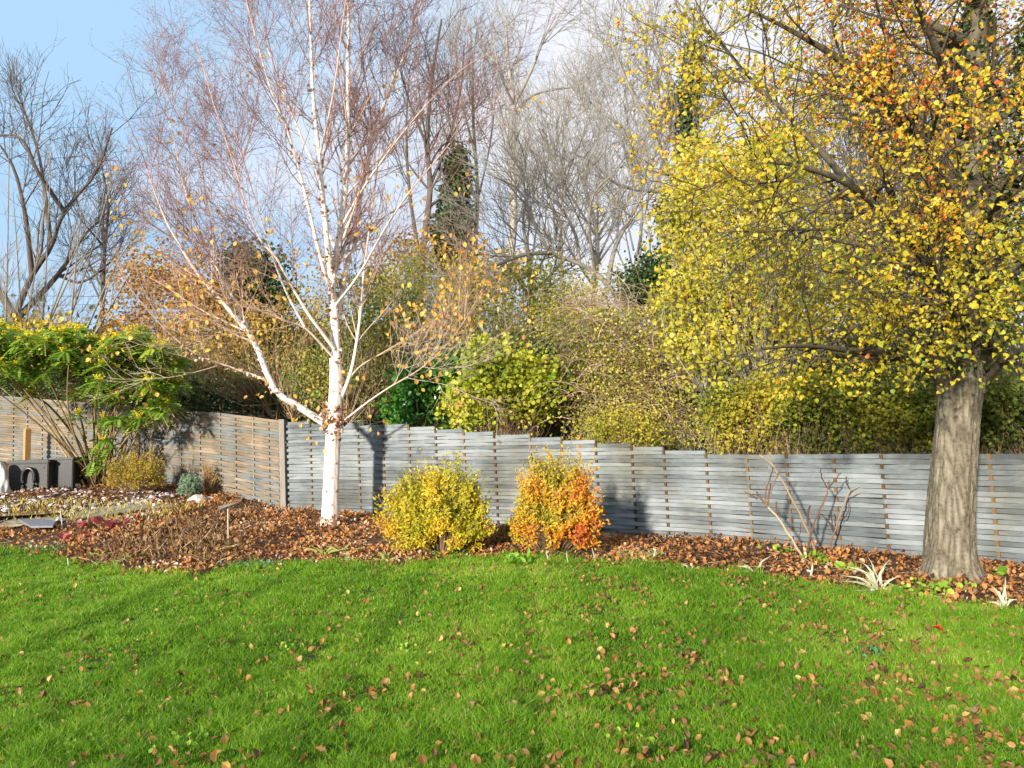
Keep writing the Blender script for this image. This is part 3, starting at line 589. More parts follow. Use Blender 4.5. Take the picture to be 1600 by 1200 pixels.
bt2, _ = bare_tree('bare_tree', 'tall bare grey tree with ivy on its limbs left of the yellow-leaved trees', 26, [
    ([(1062, 470, 0), (1060, 380, 0), (1050, 300, 0), (1065, 220, 0), (1082, 130, 0), (1090, 40, 0), (1095, -60, 0)], .20, .06),
    ([(1060, 310, 0), (1020, 210, -.5), (985, 140, -.9), (960, 80, -1.2), (940, 20, -1.3)], .10, .02), ([(1075, 170, 0), (1040, 110, .6), (1000, 40, 1), (970, -30, 1.2)], .09, .02),
    ([(1062, 230, 0), (1030, 150, 1), (1010, 90, 1.4), (1015, 10, 1.6)], .07, .02), ([(1085, 110, 0), (1120, 40, .4), (1140, -30, .6)], .08, .02), ([(1085, 80, 0), (1060, 10, -.8), (1050, -60, -1)], .07, .02),
    ([(1050, 300, 0), (1000, 297, -.6), (960, 285, -1), (920, 250, -1.3), (880, 235, -1.4)], .08, .02), ([(1045, 320, 0), (1010, 240, 1.2), (960, 190, 2), (900, 160, 2.4)], .05, .015)], B_GREY)
bt3, _ = bare_tree('bare_tree', 'crooked bare tree with dark arching bough above the tangled brown climber', 21, [
    ([(985, 500, 0), (950, 445, 0), (905, 412, 0), (862, 395, -.2), (835, 350, -.4), (815, 300, -.5), (760, 270, -.6)], .085, .02),
    ([(862, 395, -.2), (820, 398, -.6), (775, 415, -1), (740, 430, -1.2)], .07, .02), ([(905, 412, 0), (900, 370, .4), (880, 330, .6), (850, 300, .8)], .06, .02),
    ([(950, 445, 0), (960, 390, .5), (985, 340, .8), (1010, 300, 1), (1040, 290, 1)], .08, .02), ([(930, 430, 0), (920, 350, -.8), (930, 300, -1), (960, 270, -1.2)], .05, .015),
    ([(985, 500, 0), (1010, 430, .2), (1015, 370, .3), (1000, 320, .3)], .06, .015)], B_GREY)
bt4, _ = bare_tree('bare_tree', 'thin brown bare tree rising behind the right side of the birch crown', 28, [
    ([(655, 470, 0), (662, 380, 0), (672, 300, 0), (668, 220, 0), (675, 120, 0), (690, 30, 0)], .15, .04), ([(655, 400, 0), (640, 300, .3), (635, 200, .5), (640, 110, .6)], .08, .02),
    ([(672, 290, 0), (700, 220, .6), (720, 140, .9), (725, 70, 1)], .07, .02), ([(668, 230, 0), (640, 160, -.6), (620, 90, -.8)], .06, .02)], B_DARK)
bt5, _ = bare_tree('bare_tree', 'slender bare tree standing just beside the ivy covered trunk', 31, [
    ([(740, 480, 0), (742, 400, 0), (746, 300, 0), (740, 200, 0), (738, 110, 0), (735, 40, 0)], .12, .03), ([(745, 320, 0), (765, 230, .4), (775, 150, .8)], .05, .02), ([(742, 240, 0), (720, 150, .4), (712, 90, .8)], .05, .02)], B_GREY)
bt6, _ = bare_tree('bare_tree', 'dark gnarled bare tree at far left behind the grey stems', 27, [
    ([(5, 560, 0), (25, 490, 0), (50, 430, 0), (80, 385, 0), (100, 330, 0), (150, 270, .3), (175, 200, .5)], .13, .03), ([(50, 430, 0), (40, 340, -.5), (20, 260, -.8), (-20, 200, -1)], .10, .02),
    ([(80, 385, 0), (70, 300, .8), (60, 240, 1), (40, 180, 1.2), (20, 150, 1.3)], .08, .02), ([(25, 500, 0), (90, 430, .8), (130, 370, 1.4), (170, 330, 1.8)], .12, .02),
    ([(20, 490, 0), (-30, 400, 0), (-60, 300, 0), (-70, 200, 0)], .14, .03), ([(100, 330, 0), (60, 270, -1), (30, 215, -1.4), (-30, 215, -1.5)], .09, .02), ([(90, 430, .8), (130, 440, 1), (180, 400, 1.4), (200, 350, 1.6)], .06, .02)], B_DARK)
S_up = [dict(seg=10, wander=.03, up=.03, dens=1.3, t0=.15, ang=.45, lr=.4, rr=.45, rmin=.008, cl=1.3), dict(seg=7, wander=.06, up=.07, dens=2.6, t0=.15, ang=.5, lr=.5, rr=.55, rmin=.006, cl=.7),
        dict(seg=5, wander=.1, up=.06, dens=0, t0=.1, ang=.5, lr=.5, rr=.6, rmin=.005, cl=.4, end=.5)]
S_up[0]['dens'] = 2.6; S_up[1]['dens'] = 4.5
gs = [([(x0, 640, 0), (x0 + dx * .3, 520, z), (x0 + dx * .65, 400, z * 2), (x0 + dx, top, z * 3)], .045, .010) for x0, dx, top, z in
      [(10, -30, 250, .2), (20, 60, 240, .1), (30, 130, 300, -.1), (5, 10, 200, -.2), (70, 110, 260, .1), (60, 20, 230, .3), (85, 160, 330, 0), (15, 180, 420, .2), (100, 30, 300, -.2), (110, 120, 370, .2), (0, -60, 330, 0), (80, 230, 400, -.1), (40, -20, 300, .1)]]
o, tps = bare_tree('grey_stemmed_tree', 'many stemmed pale grey tree with a few yellow leaves beyond the left fence', 24.5, gs, B_GREY, S_up, n=12, t0=.15)
q = np.array([t[0] for t in tps]); sy = q[:, 2]; q = q[sy < 6.0]; q = q[rng.choice(len(q), min(110, len(q)), False)]; q = np.repeat(q, 3, 0) + rng.normal(size=(len(q) * 3, 3)) * .15
leaves('leaves', q, .14, leafmat('few_yellow_leaf', [(0, (.5, .35, .03)), (1, (.75, .55, .05))], .4), rng.random(len(q)), o, ROUND, (0, 0, -.8), (0, -1, .2))
# more fine bare trees filling the sky line
for (x, top, Y, sp, bk, lb) in [(872, 130, 27, 70, B_GLARE, 'spreading glare-washed bare tree right of the tall fan shaped one'), (930, 215, 23, 75, B_GLARE, 'twiggy grey bare tree above the arching bough'), (990, 60, 33, 70, B_GLARE, 'glare-washed bare tree faint behind the ivy clad limbs'), (160, 265, 30, 70, B_DARK, 'dark twiggy bare tree between the left grey stems and the birch'), (830, 300, 22, 80, B_GREY, 'low spreading bare tree above the willow bush')]:
    h_ = 480 - top; lim = [([(x + R.gauss(0, 6), 520, 0), (x + R.gauss(0, 5), 480 - h_ * .4, 0), (x + R.gauss(0, 8), 480 - h_ * .75, 0), (x + R.gauss(0, 12), top, 0)], .09, .02)]
    for k in range(7):
        a = R.uniform(-1, 1); y0 = 500 - h_ * R.uniform(.05, .6); lim.append(([(x, y0, 0), (x + a * sp * .5, y0 - h_ * .18, R.gauss(0, .5)), (x + a * sp, y0 - h_ * .36, R.gauss(0, 1))], .045, .012))
    bare_tree('bare_tree', lb, Y, lim, bk)
# ivy
bush('ivy_covered_trunk', 'dark green ivy tower over a dead trunk behind the birch crown', 'ivy', [(712, 330, 20, 80), (716, 265, 14, 38), (702, 380, 26, 50), (720, 400, 18, 50)], 29, .9, 700, 10, .16, .15, M_DARK, B_DARK, twigs=.3)
bush('ivy_clump', 'dark ivy clump high on the bare tree limb left of the yellow tree', 'ivy', [(1072, 170, 14, 60), (1082, 110, 12, 50), (1050, 330, 22, 26), (1075, 220, 12, 30)], 25.6, .6, 300, 9, .14, .13, M_DARK, B_DARK, twigs=.1, root=W(1062, 470, 25.6))
# dense dark mass behind everything so the hedgerow is closed
bush('distant_trees', None, None, [(x, 605 + 10 * math.sin(x * .02), 80, 100 + 18 * math.sin(x * .013 + 1)) for x in range(-260, 1900, 75)], 48, 2.5, 3800, 9, .6, .46, leafmat('distant_foliage', [(0, (.025, .045, .03)), (.6, (.07, .09, .05)), (1, (.15, .13, .08))], .2), B_DARK, twigs=.2, kind='stuff', tw=.02)
bush('dark_shrub', 'low dark evergreen shrubs showing over the brown fence below the birch limbs', 'shrub', [(330, 610, 130, 46), (230, 600, 90, 60), (430, 600, 80, 60), (120, 600, 110, 50), (20, 610, 90, 45), (520, 612, 80, 48), (610, 620, 70, 48)], 23.5, 1.2, 900, 12, .2, .10, M_DARK, B_TWIG)
bush('copper_bush', 'copper brown leafed bush beyond the fence at left of the birch limbs', 'bush', [(290, 465, 85, 62), (235, 430, 50, 45), (350, 500, 70, 55), (210, 500, 40, 40)], 25, 1.6, 520, 9, .22, .10, M_COP, B_TWIG, tw=.007)
bush('round_evergreen', 'dome shaped dark green evergreen tree behind the birch limbs', 'tree', [(405, 455, 60, 75), (420, 540, 75, 70), (385, 420, 38, 42)], 27, 1.6, 700, 10, .18, .13, leafmat('dome_leaf', [(0, (.02, .045, .015)), (.6, (.06, .10, .025)), (1, (.16, .15, .05))], .2), B_DARK)
bush('twiggy_shrub', 'twiggy brown and olive shrub between the birch limbs and its trunk', 'shrub', [(460, 520, 80, 75), (360, 540, 80, 60), (520, 470, 55, 60), (270, 560, 60, 40)], 20.5, 1.2, 620, 5, .16, .07, leafmat('brown_olive_leaf', [(0, (.14, .11, .03)), (.5, (.42, .28, .06)), (1, (.58, .44, .09))], .35), B_TWIG, tw=.007)
bush('green_shrub', 'tall olive green shrub directly behind the birch trunk', 'shrub', [(570, 560, 70, 90), (610, 480, 55, 70), (500, 600, 60, 60), (570, 450, 40, 40)], 19.5, 1.2, 620, 8, .18, .075, leafmat('mid_green_leaf', [(0, (.05, .09, .015)), (.4, (.16, .21, .035)), (.75, (.42, .38, .07)), (1, (.60, .42, .08))], .3), B_TWIG, tw=.007)
bush('willow_bush', 'hazy olive twigged willow bush beyond the green shrubs, right of the birch', 'bush', [(700, 470, 100, 70), (800, 480, 85, 65), (640, 440, 60, 50), (860, 470, 55, 55), (750, 430, 60, 35), (860, 520, 70, 60), (930, 460, 70, 50), (820, 425, 70, 30)], 21.5, 1.5, 1500, 6, .22, .075, M_OLIVE, woodmat('olive_twig', [(.2, (.20, .17, .07)), (.5, (.36, .31, .14)), (.8, (.46, .38, .2))], tintmix=.8), tw=.008, sag=.25, stems=14)
bush('copper_shrub', 'orange brown leafed shrub halfway up below the ivy tower', 'shrub', [(690, 420, 50, 40), (650, 400, 40, 36), (735, 440, 45, 34), (600, 420, 35, 30)], 23, 1.0, 260, 7, .18, .09, M_COP, B_TWIG, tw=.006)
bush('laurel_shrub', 'glossy bright green laurel shrub above the stepped fence', 'shrub', [(672, 610, 52, 60), (640, 640, 40, 34), (715, 580, 36, 46), (705, 645, 36, 28)], 17.2, .8, 420, 9, .14, .10, M_LAUR, B_TWIG)
bush('dark_bush', 'dark leafed bush filling the gap beside the yellow-green shrub', 'bush', [(860, 620, 90, 75), (940, 600, 60, 80), (770, 600, 70, 60), (1020, 620, 60, 60), (820, 560, 60, 40)], 17.8, .9, 620, 11, .18, .085, M_DARK, B_TWIG)
bush('yellow_green_shrub', 'arching shrub with yellow-green round leaves leaning over the stepped fence', 'shrub', [(790, 600, 72, 55), (750, 625, 60, 45), (835, 610, 45, 55), (770, 560, 56, 34), (740, 655, 40, 18)], 15.9, .75, 560, 8, .12, .078, M_LIME, B_TWIG, ROUND, amt=.3)
bush('yellow_shrub', 'small yellow leaved shrub peeping over the fence steps below the brown tangle', 'shrub', [(940, 672, 60, 26), (1005, 676, 48, 22), (985, 655, 40, 20)], 14.4, .5, 200, 6, .10, .05, leafmat('yellow_olive_leaf', [(0, (.16, .18, .02)), (.5, (.42, .38, .04)), (1, (.66, .52, .07))], .4), B_TWIG)
# old man's beard tangle
B_TAN = woodmat('tangle_stem', [(.1, (.16, .09, .05)), (.4, (.33, .20, .12)), (.7, (.46, .33, .22)), (.95, (.56, .47, .36))], tintmix=.85)
c0 = W(1000, 690, 16); root = np.array([c0[0], c0[1], 0.]); tang = thing('climber_tangle', root, 'brown tangled climber stems heaped over the hedge between the shrubs', 'climber')
pol = []
for k in range(1150):
    x = R.gauss(985, 62); y = R.uniform(470, 700); x += (y - 580) * .35
    if x > 1110 or x < 850: continue
    dep = 16 + R.gauss(0, .5); p0 = W(x, y, dep); a = R.gauss(0, .9); ln = R.uniform(.4, 1.6); sg = R.choice((-1, 1))
    pts = [p0]
    d = np.array([math.sin(a), R.gauss(0, .4), math.cos(a)])
    for i in range(7): d = d + np.array([sg * .10 + R.gauss(0, .12), R.gauss(0, .12), -.26]); d /= np.linalg.norm(d); pts.append(pts[-1] + d * ln / 7)
    pts = [q for q in pts]; 
    pol.append((pts, np.linspace(.0065, .003, 8), R.random()))
tubes('stems', pol, B_TAN, tang, 3)
q = np.array([W(R.gauss(955, 50) + 30, R.gauss(505, 26), 15.7 + R.gauss(0, .3)) for _ in range(210)])
q = np.repeat(q, 16, 0) + rng.normal(size=(len(q) * 16, 3)) * .045
leaves('seed_heads', q, .035, leafmat('seed_fluff', [(0, (.30, .25, .22)), (1, (.55, .50, .46))], .4), rng.random(len(q)), tang, NARROW)
q = np.array([W(R.gauss(985, 60) + (yy - 580) * .3, yy, 16 + R.gauss(0, .4)) for yy in np.random.default_rng(3).uniform(480, 700, 11000)])
leaves('leaves', q, .06, M_OLIVE, rng.random(len(q)), tang, LEAF)
# yellow tree beyond the fence
o = bush('yellow_tree', 'yellow leaved tree beyond the fence, left of the thick grey trunk', 'tree', [(1135, 400, 110, 130), (1080, 470, 62, 70), (1110, 275, 75, 70), (1200, 300, 80, 110), (1180, 520, 100, 75), (1090, 545, 60, 50), (1240, 430, 80, 110), (1060, 350, 40, 50)], 14.6, 1.5, 1500, 8, .14, .078, M_YEL, B_GREY, ROUND, tw=.007, shell=.45, stems=9, amt=.3)
bush('dark_evergreen', 'dark evergreen mass glimpsed left of the yellow tree', 'tree', [(1045, 440, 60, 60), (1000, 450, 34, 32), (1100, 480, 60, 60)], 19, 1.0, 560, 11, .16, .10, M_DARK, B_DARK)
bush('twiggy_tree', 'dim twiggy trees behind the grey trunk and yellow crown', 'tree', [(1330, 480, 120, 110), (1480, 470, 110, 120), (1610, 480, 90, 130), (1240, 560, 80, 70), (1400, 560, 120, 60)], 18, 1.5, 900, 8, .24, .09, leafmat('dim_green_leaf', [(0, (.06, .09, .015)), (.5, (.20, .22, .03)), (1, (.46, .38, .05))], .3), B_DARK, tw=.007)
bush('olive_tree', 'tall olive leaved tree filling the sky behind the thick trunked tree', 'tree', [(1420, 200, 130, 170), (1300, 110, 100, 130), (1540, 120, 100, 170), (1230, 240, 70, 90), (1600, 330, 90, 150), (1400, 20, 120, 90), (1340, 330, 100, 90)], 19, 1.6, 1150, 5, .26, .085, leafmat('olive_crown_leaf', [(0, (.07, .07, .015)), (.5, (.24, .20, .035)), (.85, (.50, .36, .05)), (1, (.56, .28, .05))], .3), B_DARK, tw=.012, stems=12, twigs=.9)
# clipped golden hedge: separate bushes
hl = [((1160, 655, 66, 62), 12.9, 'golden hedge bush behind the fence next to the brown tangle'), ((1265, 650, 72, 66), 12.3, 'golden hedge bush above the pruned red stems'),
      ((1370, 655, 76, 62), 11.6, 'olive gold hedge bush just left of the thick trunk'), ((1480, 655, 80, 62), 11.2, 'dull green hedge bush hidden mostly by the thick trunk'), ((1600, 655, 90, 64), 10.8, 'green hedge bush behind the fence at the right edge')]
for i, ((x, y, rx, ry), Y, lab) in enumerate(hl):
    bush('hedge_bush', lab, 'hedge bush', [(x, y, rx, ry), (x + 20, y - 40, rx * .6, 30), (x - 35, y - 18, rx * .5, 42), (x + 50, y + 10, rx * .5, 48)], Y, .7, 620, 8, .095, .056, M_GOLD if i < 3 else leafmat('dull_hedge_leaf', [(0, (.07, .10, .015)), (.5, (.20, .23, .03)), (1, (.46, .38, .05))], .3), B_TWIG, group='hedge bushes behind the right fence', base=.47 - .07 * i, shell=.5, amt=.4)  # wide clump tint range paints shaded hollows into the leaf colour
# ------------------------------------------------------------------ flowering evergreen shrub on the left (whorls of feathery leaves, yellow spikes)
M_MAH = leafmat('feathery_leaf', [(0, (.07, .15, .02)), (.35, (.19, .34, .035)), (.68, (.42, .52, .06)), (1, (.76, .68, .09))], .4, .4, .4)
M_FLO = leafmat('yellow_flower', [(0, (.65, .48, .02)), (1, (.85, .72, .04))], .3)
m1, m2 = G(148, 760), G(178, 752)
mah = thing('flowering_shrub', (m1 + m2) / 2, 'large feathery leaved evergreen shrub covered in yellow flower spikes at the left', 'shrub')
MS = woodmat('shrub_stem', [(.2, (.10, .07, .035)), (.5, (.26, .18, .09)), (.8, (.42, .31, .17))], (8, 8, 3), tintmix=.6)
MY = float(m1[1])
whorl = []
for k in range(430):
    x = R.uniform(-60, 278); cap = 505 + 20 * abs(math.sin(x * .03)) + 14 * (x / 275) ** 2; y = R.uniform(cap, cap + 30) if R.random() < .5 else R.uniform(cap + 10, 618 + 45 * (x > 175) - 30 * (x < 110))
    if x > 235 and y > 650: continue
    whorl.append(W(x, y, MY - .55 + R.gauss(0, .65)))
for x, y in [(150, 705), (162, 690), (172, 700), (158, 730), (145, 722), (110, 660), (120, 648), (255, 640), (240, 628), (262, 600), (30, 600), (12, 590), (50, 618), (225, 640), (160, 655)]: whorl.append(W(x, y, MY - .35 + R.gauss(0, .2)))
LV, LF, LT, off = [], [], [], 0
for c in whorl:
    nleaf = R.randint(8, 12); tw = R.random()
    for j in range(nleaf):
        a = j * 6.283 / nleaf + R.gauss(0, .2); el = R.uniform(-.45, .75); Ln = R.uniform(.30, .46)
        d = np.array([math.cos(a) * math.cos(el), math.sin(a) * math.cos(el), math.sin(el)]); s = nrm(np.cross(d, [0, 0, 1.0])); up = nrm(np.cross(s, d) + rng.normal(size=3) * .35 + np.array([0, -.5, 0]))
        tb_ = .42 + .2 * (tw - .5) + R.gauss(0, .12)
        for q in range(9):
            t = (q + 1) / 9.5; p = c + d * Ln * t + np.array([0, 0, -.26 * t * t * Ln * 2])
            for sg in (-1, 1):
                if q == 8 and sg < 0: continue
                wl = .095 * (1 - .45 * abs(t - .5)); ax = nrm(s * sg * (1 if q < 8 else .01) + d * (.45 if q < 8 else 1)); pr = np.cross(ax, up) * .028
                tip = p + ax * wl - up * .012
                LV += [p, p + ax * wl * .5 + pr, tip, p + ax * wl * .5 - pr]; LF.append([off, off + 1, off + 2, off + 3]); off += 4; LT += [tb_ + R.gauss(0, .04)] * 4
mesh_np('leaves', np.array(LV), np.array(LF), M_MAH, mah, np.clip(LT, 0, 1))
pol = []; fl = []
for c in whorl:
    b = (m1 if c[0] < -8.9 else m2) + np.array([R.gauss(0, .12), R.gauss(0, .12), -.05])
    if R.random() < .045:
        md = b * .45 + c * .55 + np.array([(c[0] - b[0]) * -.12 + R.gauss(0, .1), R.gauss(0, .15), -.12]); pol.append((spline([b, md, c - [0, 0, .03]], 12), np.linspace(.024, .011, 12), R.random()))
    else:
        e = nrm(np.array([R.gauss(0, 1), R.gauss(0, .6), -1.1])); pol.append((spline([c, c + e * .15, c + e * .3], 5), np.linspace(.010, .012, 5), R.random()))
    sy = c[2]
    if R.random() < (.95 if sy > 2.8 else .35):
        for j in range(R.randint(7, 11)):
            d = nrm(np.array([R.gauss(0, .55), R.gauss(0, .55), 1.0])); Ls = R.uniform(.10, .20); p0 = c + np.array([0, 0, .02])
            for q in range(13):
                t = q / 12; fl.append(p0 + d * Ls * t + rng.normal(size=3) * .008)
tubes('stems', pol, MS, mah, 6)
leaves('flower_spikes', fl, .027 + .012 * rng.random(len(fl)), M_FLO, rng.random(len(fl)), mah, LEAF, (0, 0, .3), (0, 0, 0))
# traced lower stems
st = []
for px in [[(148, 762, 0), (140, 735, 0), (122, 690, -.1), (100, 660, -.2), (72, 630, -.3), (40, 612, -.4)], [(150, 760, 0), (137, 720, .1), (130, 670, .1), (118, 630, .2)], [(176, 752, 0), (175, 700, 0), (178, 660, 0), (196, 640, 0)],
           [(172, 752, .1), (160, 700, .1), (150, 660, .2), (140, 610, .2)], [(178, 750, 0), (190, 700, -.1), (196, 680, -.2), (232, 665, -.3), (252, 645, -.3)], [(174, 752, 0), (168, 715, -.2), (185, 670, -.2), (215, 640, -.2)], [(180, 750, .1), (200, 705, .2), (225, 660, .2), (232, 630, .2)],
           [(170, 755, 0), (172, 690, .2), (160, 640, .3)], [(150, 758, .1), (150, 700, .2), (165, 640, .3)]]:
    P = spline([W(x, y, MY + z) for x, y, z in px], 14); st.append((P, np.linspace(.040, .018, 14), R.random()))
tubes('stem', st, MS, mah, 8)

# ------------------------------------------------------------------ bushes in the bed
M_SPY = leafmat('golden_spirea_leaf', [(0, (.20, .24, .02)), (.3, (.52, .48, .04)), (.6, (.78, .58, .04)), (.85, (.80, .42, .04)), (1, (.66, .20, .04))], .4)
M_SPO = leafmat('orange_spirea_leaf', [(0, (.24, .26, .03)), (.3, (.62, .50, .05)), (.58, (.80, .44, .04)), (.82, (.76, .28, .03)), (1, (.62, .12, .05))], .4)
def lowbush(name, label, base, H, rx, ry, n, size, mat, ncl=1300, tintf=None, seed=1, tw=.0028, flare=0.15):
    """many upright arching shoots from the base, leaved along their outer half"""
    b = G(*base); o = thing(name, b, label, 'bush'); rs = np.random.default_rng(seed); pol = []; P = []
    for k in range(ncl):
        a = rs.random() * 6.283; rad = rs.random() ** .55; z = math.sqrt(max(0, 1 - rad ** 2)) * rs.uniform(.55, 1.0) ** .6
        v = np.array([math.cos(a) * rad, math.sin(a) * rad, 0]) * (1 - flare * .6 + flare * z); bump = 1 + .14 * math.sin(3 * a + seed) + .1 * math.sin(5 * a + 2 * seed + z * 4) + .12 * math.sin(8 * a + z * 7 + seed) + (.30 * rs.random() ** 4)
        bump *= 1.22 if k % 45 == 0 else 1.0; t = np.array([v[0] * rx * bump, v[1] * ry * bump, H * (.10 + .90 * z * bump)])
        if float(fuzz(np.array([v[0] * 1.6, v[1] * 1.6, z * 1.6]), 2.3, seed)) < -.42 and k % 5: continue
        q0 = np.array([v[0] * rx * .18, v[1] * ry * .18, -.03]); m_ = np.array([t[0] * .65, t[1] * .65, t[2] * .5 + .1 * rs.random()])
        s = spline([b + q0, b + m_, b + t], 7); pol.append((s, np.linspace(tw, tw * .4, 7), float(rs.random())))
        k2 = n; u = rs.random(k2) ** .6; L_ = rs.uniform(.22, .55); uu = 1 - u * L_
        i = np.clip((uu * 6).astype(int), 0, 5); f = (uu * 6 - i)[:, None]; P.append(s[i] * (1 - f) + s[i + 1] * f + rs.normal(size=(k2, 3)) * .016)
    P = np.concatenate(P); P[:, 2] = np.maximum(P[:, 2], b[2] + .05)
    t = tintf(P - b) if tintf is not None else .5 + .2 * fuzz(P, 3, seed); t = t + rs.normal(size=len(P)) * .13
    leaves('foliage', P, size * (.7 + .6 * rs.random(len(P))), mat, t, o, NARROW if size < .07 else LEAF, (0, 0, .25), (0, -.3, .3), .9)
    tubes('twigs', pol, B_TWIG, o, 3); return o
SPN = (np.array([[0, 0, 0], [.24, .45, .05], [0, 1, -.05], [-.24, .45, .05]]), np.array([[0, 1, 2, 3]])); NARROW = SPN
lowbush('golden_bush', 'rounded golden yellow bush in the leafy bed in front of the fence', (690, 868), 1.22, .74, .56, 24, .058, M_SPY, 1700, lambda p: .40 + .26 * fuzz(p, 5.5, 2) + .08 * (p[:, 2] < .62) - .1 * (p[:, 0] > .4), 4)
lowbush('orange_bush', 'orange and yellow turning bush with red tips on its right side', (866, 868), 1.30, .64, .48, 23, .058, M_SPO, 1150, lambda p: .38 + .30 * fuzz(p, 5, 5) + .16 * np.clip(p[:, 0] / .5 + .4, 0, 1) + .12 * (p[:, 2] < .5) + .25 * np.exp(-((p[:, 0] - .62) / .15) ** 2 - ((p[:, 2] - .75) / .2) ** 2) - .12 * (p[:, 2] > .95), 9, flare=.22)
lowbush('yellow_spirea', 'small loose yellow-brown bush at the foot of the flowering shrub', (215, 772), .95, .70, .5, 11, .050, leafmat('spirea_leaf', [(0, (.14, .14, .02)), (.4, (.40, .32, .04)), (.8, (.60, .42, .04)), (1, (.50, .22, .04))], .4), 620, None, 3)
lowbush('grey_green_shrub', 'small grey-green lavender like shrub beside the yellow-brown bush', (296, 778), .52, .28, .25, 22, .040, leafmat('grey_green_leaf', [(0, (.12, .20, .12)), (.5, (.25, .36, .24)), (1, (.40, .50, .36))], .25), 320, None, 6)
lowbush('amber_twig_bush', 'sparse amber leaved twiggy plant against the brown fence', (325, 775), .85, .26, .2, 4, .05, leafmat('amber_leaf', [(0, (.40, .22, .03)), (1, (.66, .40, .04))], .4), 130, None, 8, .006)
lowbush('spent_plant', 'low olive brown spent plant between the golden and orange bushes', (795, 858), .42, .30, .22, 8, .04, leafmat('spent_leaf', [(0, (.16, .12, .03)), (.6, (.32, .20, .06)), (1, (.30, .30, .06))], .3), 160, None, 12)

# pruned bare shrubs against the fence
PR = woodmat('pruned_stem', [(.15, (.07, .035, .03)), (.4, (.17, .09, .06)), (.65, (.34, .26, .16)), (.9, (.50, .42, .29))], (9, 9, 4), tintmix=.85, bump=.3)
CUTW = plainmat('cut_wood', (.62, .52, .36), .8)
def pruned(name, label, base, Y, stems):
    b = G(*base); o = thing(name, b, label, 'shrub'); dY = b[1]
    for px, r0, r1, t0c, t1c in stems:
        P = spline([W(x, y, dY + z) for x, y, z in px], 16); rad = .74 * np.linspace(r0, r1, 16) * (1 + .10 * np.sin(np.arange(16) * 2.1)); P = P + rng.normal(size=P.shape) * .004
        if px[0] == stems[0][0][0] or px[0][1] > base[1] - 12: P[0, 2] = float(bedz(P[0, 0], P[0, 1])) - .05
        e = P[-1] + (P[-1] - P[-2]) * .03
        tubes('stem', [(np.vstack([P, e]), np.append(rad, .001), np.append(np.linspace(t0c, t1c, 16), .95))], PR, o, 8)
    return o
zz = 0.0
pruned('pruned_shrub', 'larger hard pruned bare shrub with pale stems leaning left against the fence', (1258, 876), 0, [
    ([(1258, 876, 0), (1240, 848, 0), (1220, 815, 0), (1198, 790, 0)], .024, .018, .75, .85), ([(1200, 792, 0), (1186, 776, 0), (1182, 768, 0)], .022, .012, .45, .2), ([(1198, 790, 0), (1196, 772, 0), (1208, 730, -.03), (1221, 728, 0)][:3], .017, .011, .5, .2),
    ([(1200, 788, 0), (1201, 776, 0), (1204, 755, .0)], .016, .015, .4, .15), ([(1214, 806, 0), (1213, 800, 0), (1213, 784, 0)], .014, .013, .3, .2), ([(1183, 780, 0), (1172, 772, 0), (1163, 768, 0)], .010, .006, .2, .3),
    ([(1276, 868, .03), (1262, 830, .03), (1240, 785, .03), (1222, 750, .03), (1206, 725, .03), (1187, 711, .03)], .022, .013, .5, .75), ([(1206, 725, .03), (1203, 712, .03), (1207, 700, .03)], .010, .005, .6, .5),
    ([(1204, 772, 0), (1213, 745, 0), (1221, 727, 0)], .012, .008, .4, .4), ([(1262, 862, -.03), (1268, 830, -.03), (1280, 798, -.03), (1290, 775, -.03), (1294, 760, -.03)], .020, .013, .15, .45), ([(1293, 762, -.03), (1285, 748, -.03), (1282, 733, -.03)], .011, .010, .1, .1),
    ([(1294, 764, -.03), (1305, 750, -.03), (1314, 738, -.03)], .012, .009, .15, .25), ([(1263, 822, .03), (1262, 805, .03), (1266, 790, .03)], .019, .017, .2, .1), ([(1246, 850, 0), (1250, 832, 0), (1252, 818, 0)], .008, .006, .1, .15), ([(1260, 874, -.04), (1258, 862, -.05), (1257, 856, -.05)], .030, .026, .9, .9)])
pruned('pruned_shrub', 'smaller hard pruned shrub with dark forked red stems, right of the larger one', (1297, 870), 0, [
    ([(1297, 870, 0), (1299, 845, 0), (1306, 825, 0), (1316, 795, 0), (1328, 765, 0)], .018, .013, .25, .65), ([(1303, 832, 0), (1300, 812, 0), (1298, 797, 0)], .012, .010, .1, .1), ([(1303, 832, 0), (1292, 812, 0), (1279, 801, 0)], .009, .008, .05, .1),
    ([(1314, 812, 0), (1324, 803, 0), (1327, 783, 0)], .009, .006, .05, .05), ([(1328, 765, 0), (1323, 756, 0), (1322, 746, 0)], .010, .009, .1, .1), ([(1328, 766, 0), (1336, 763, 0), (1342, 761, 0)], .009, .007, .7, .7), ([(1326, 776, 0), (1345, 770, 0), (1358, 761, 0)], .008, .006, .7, .2)])

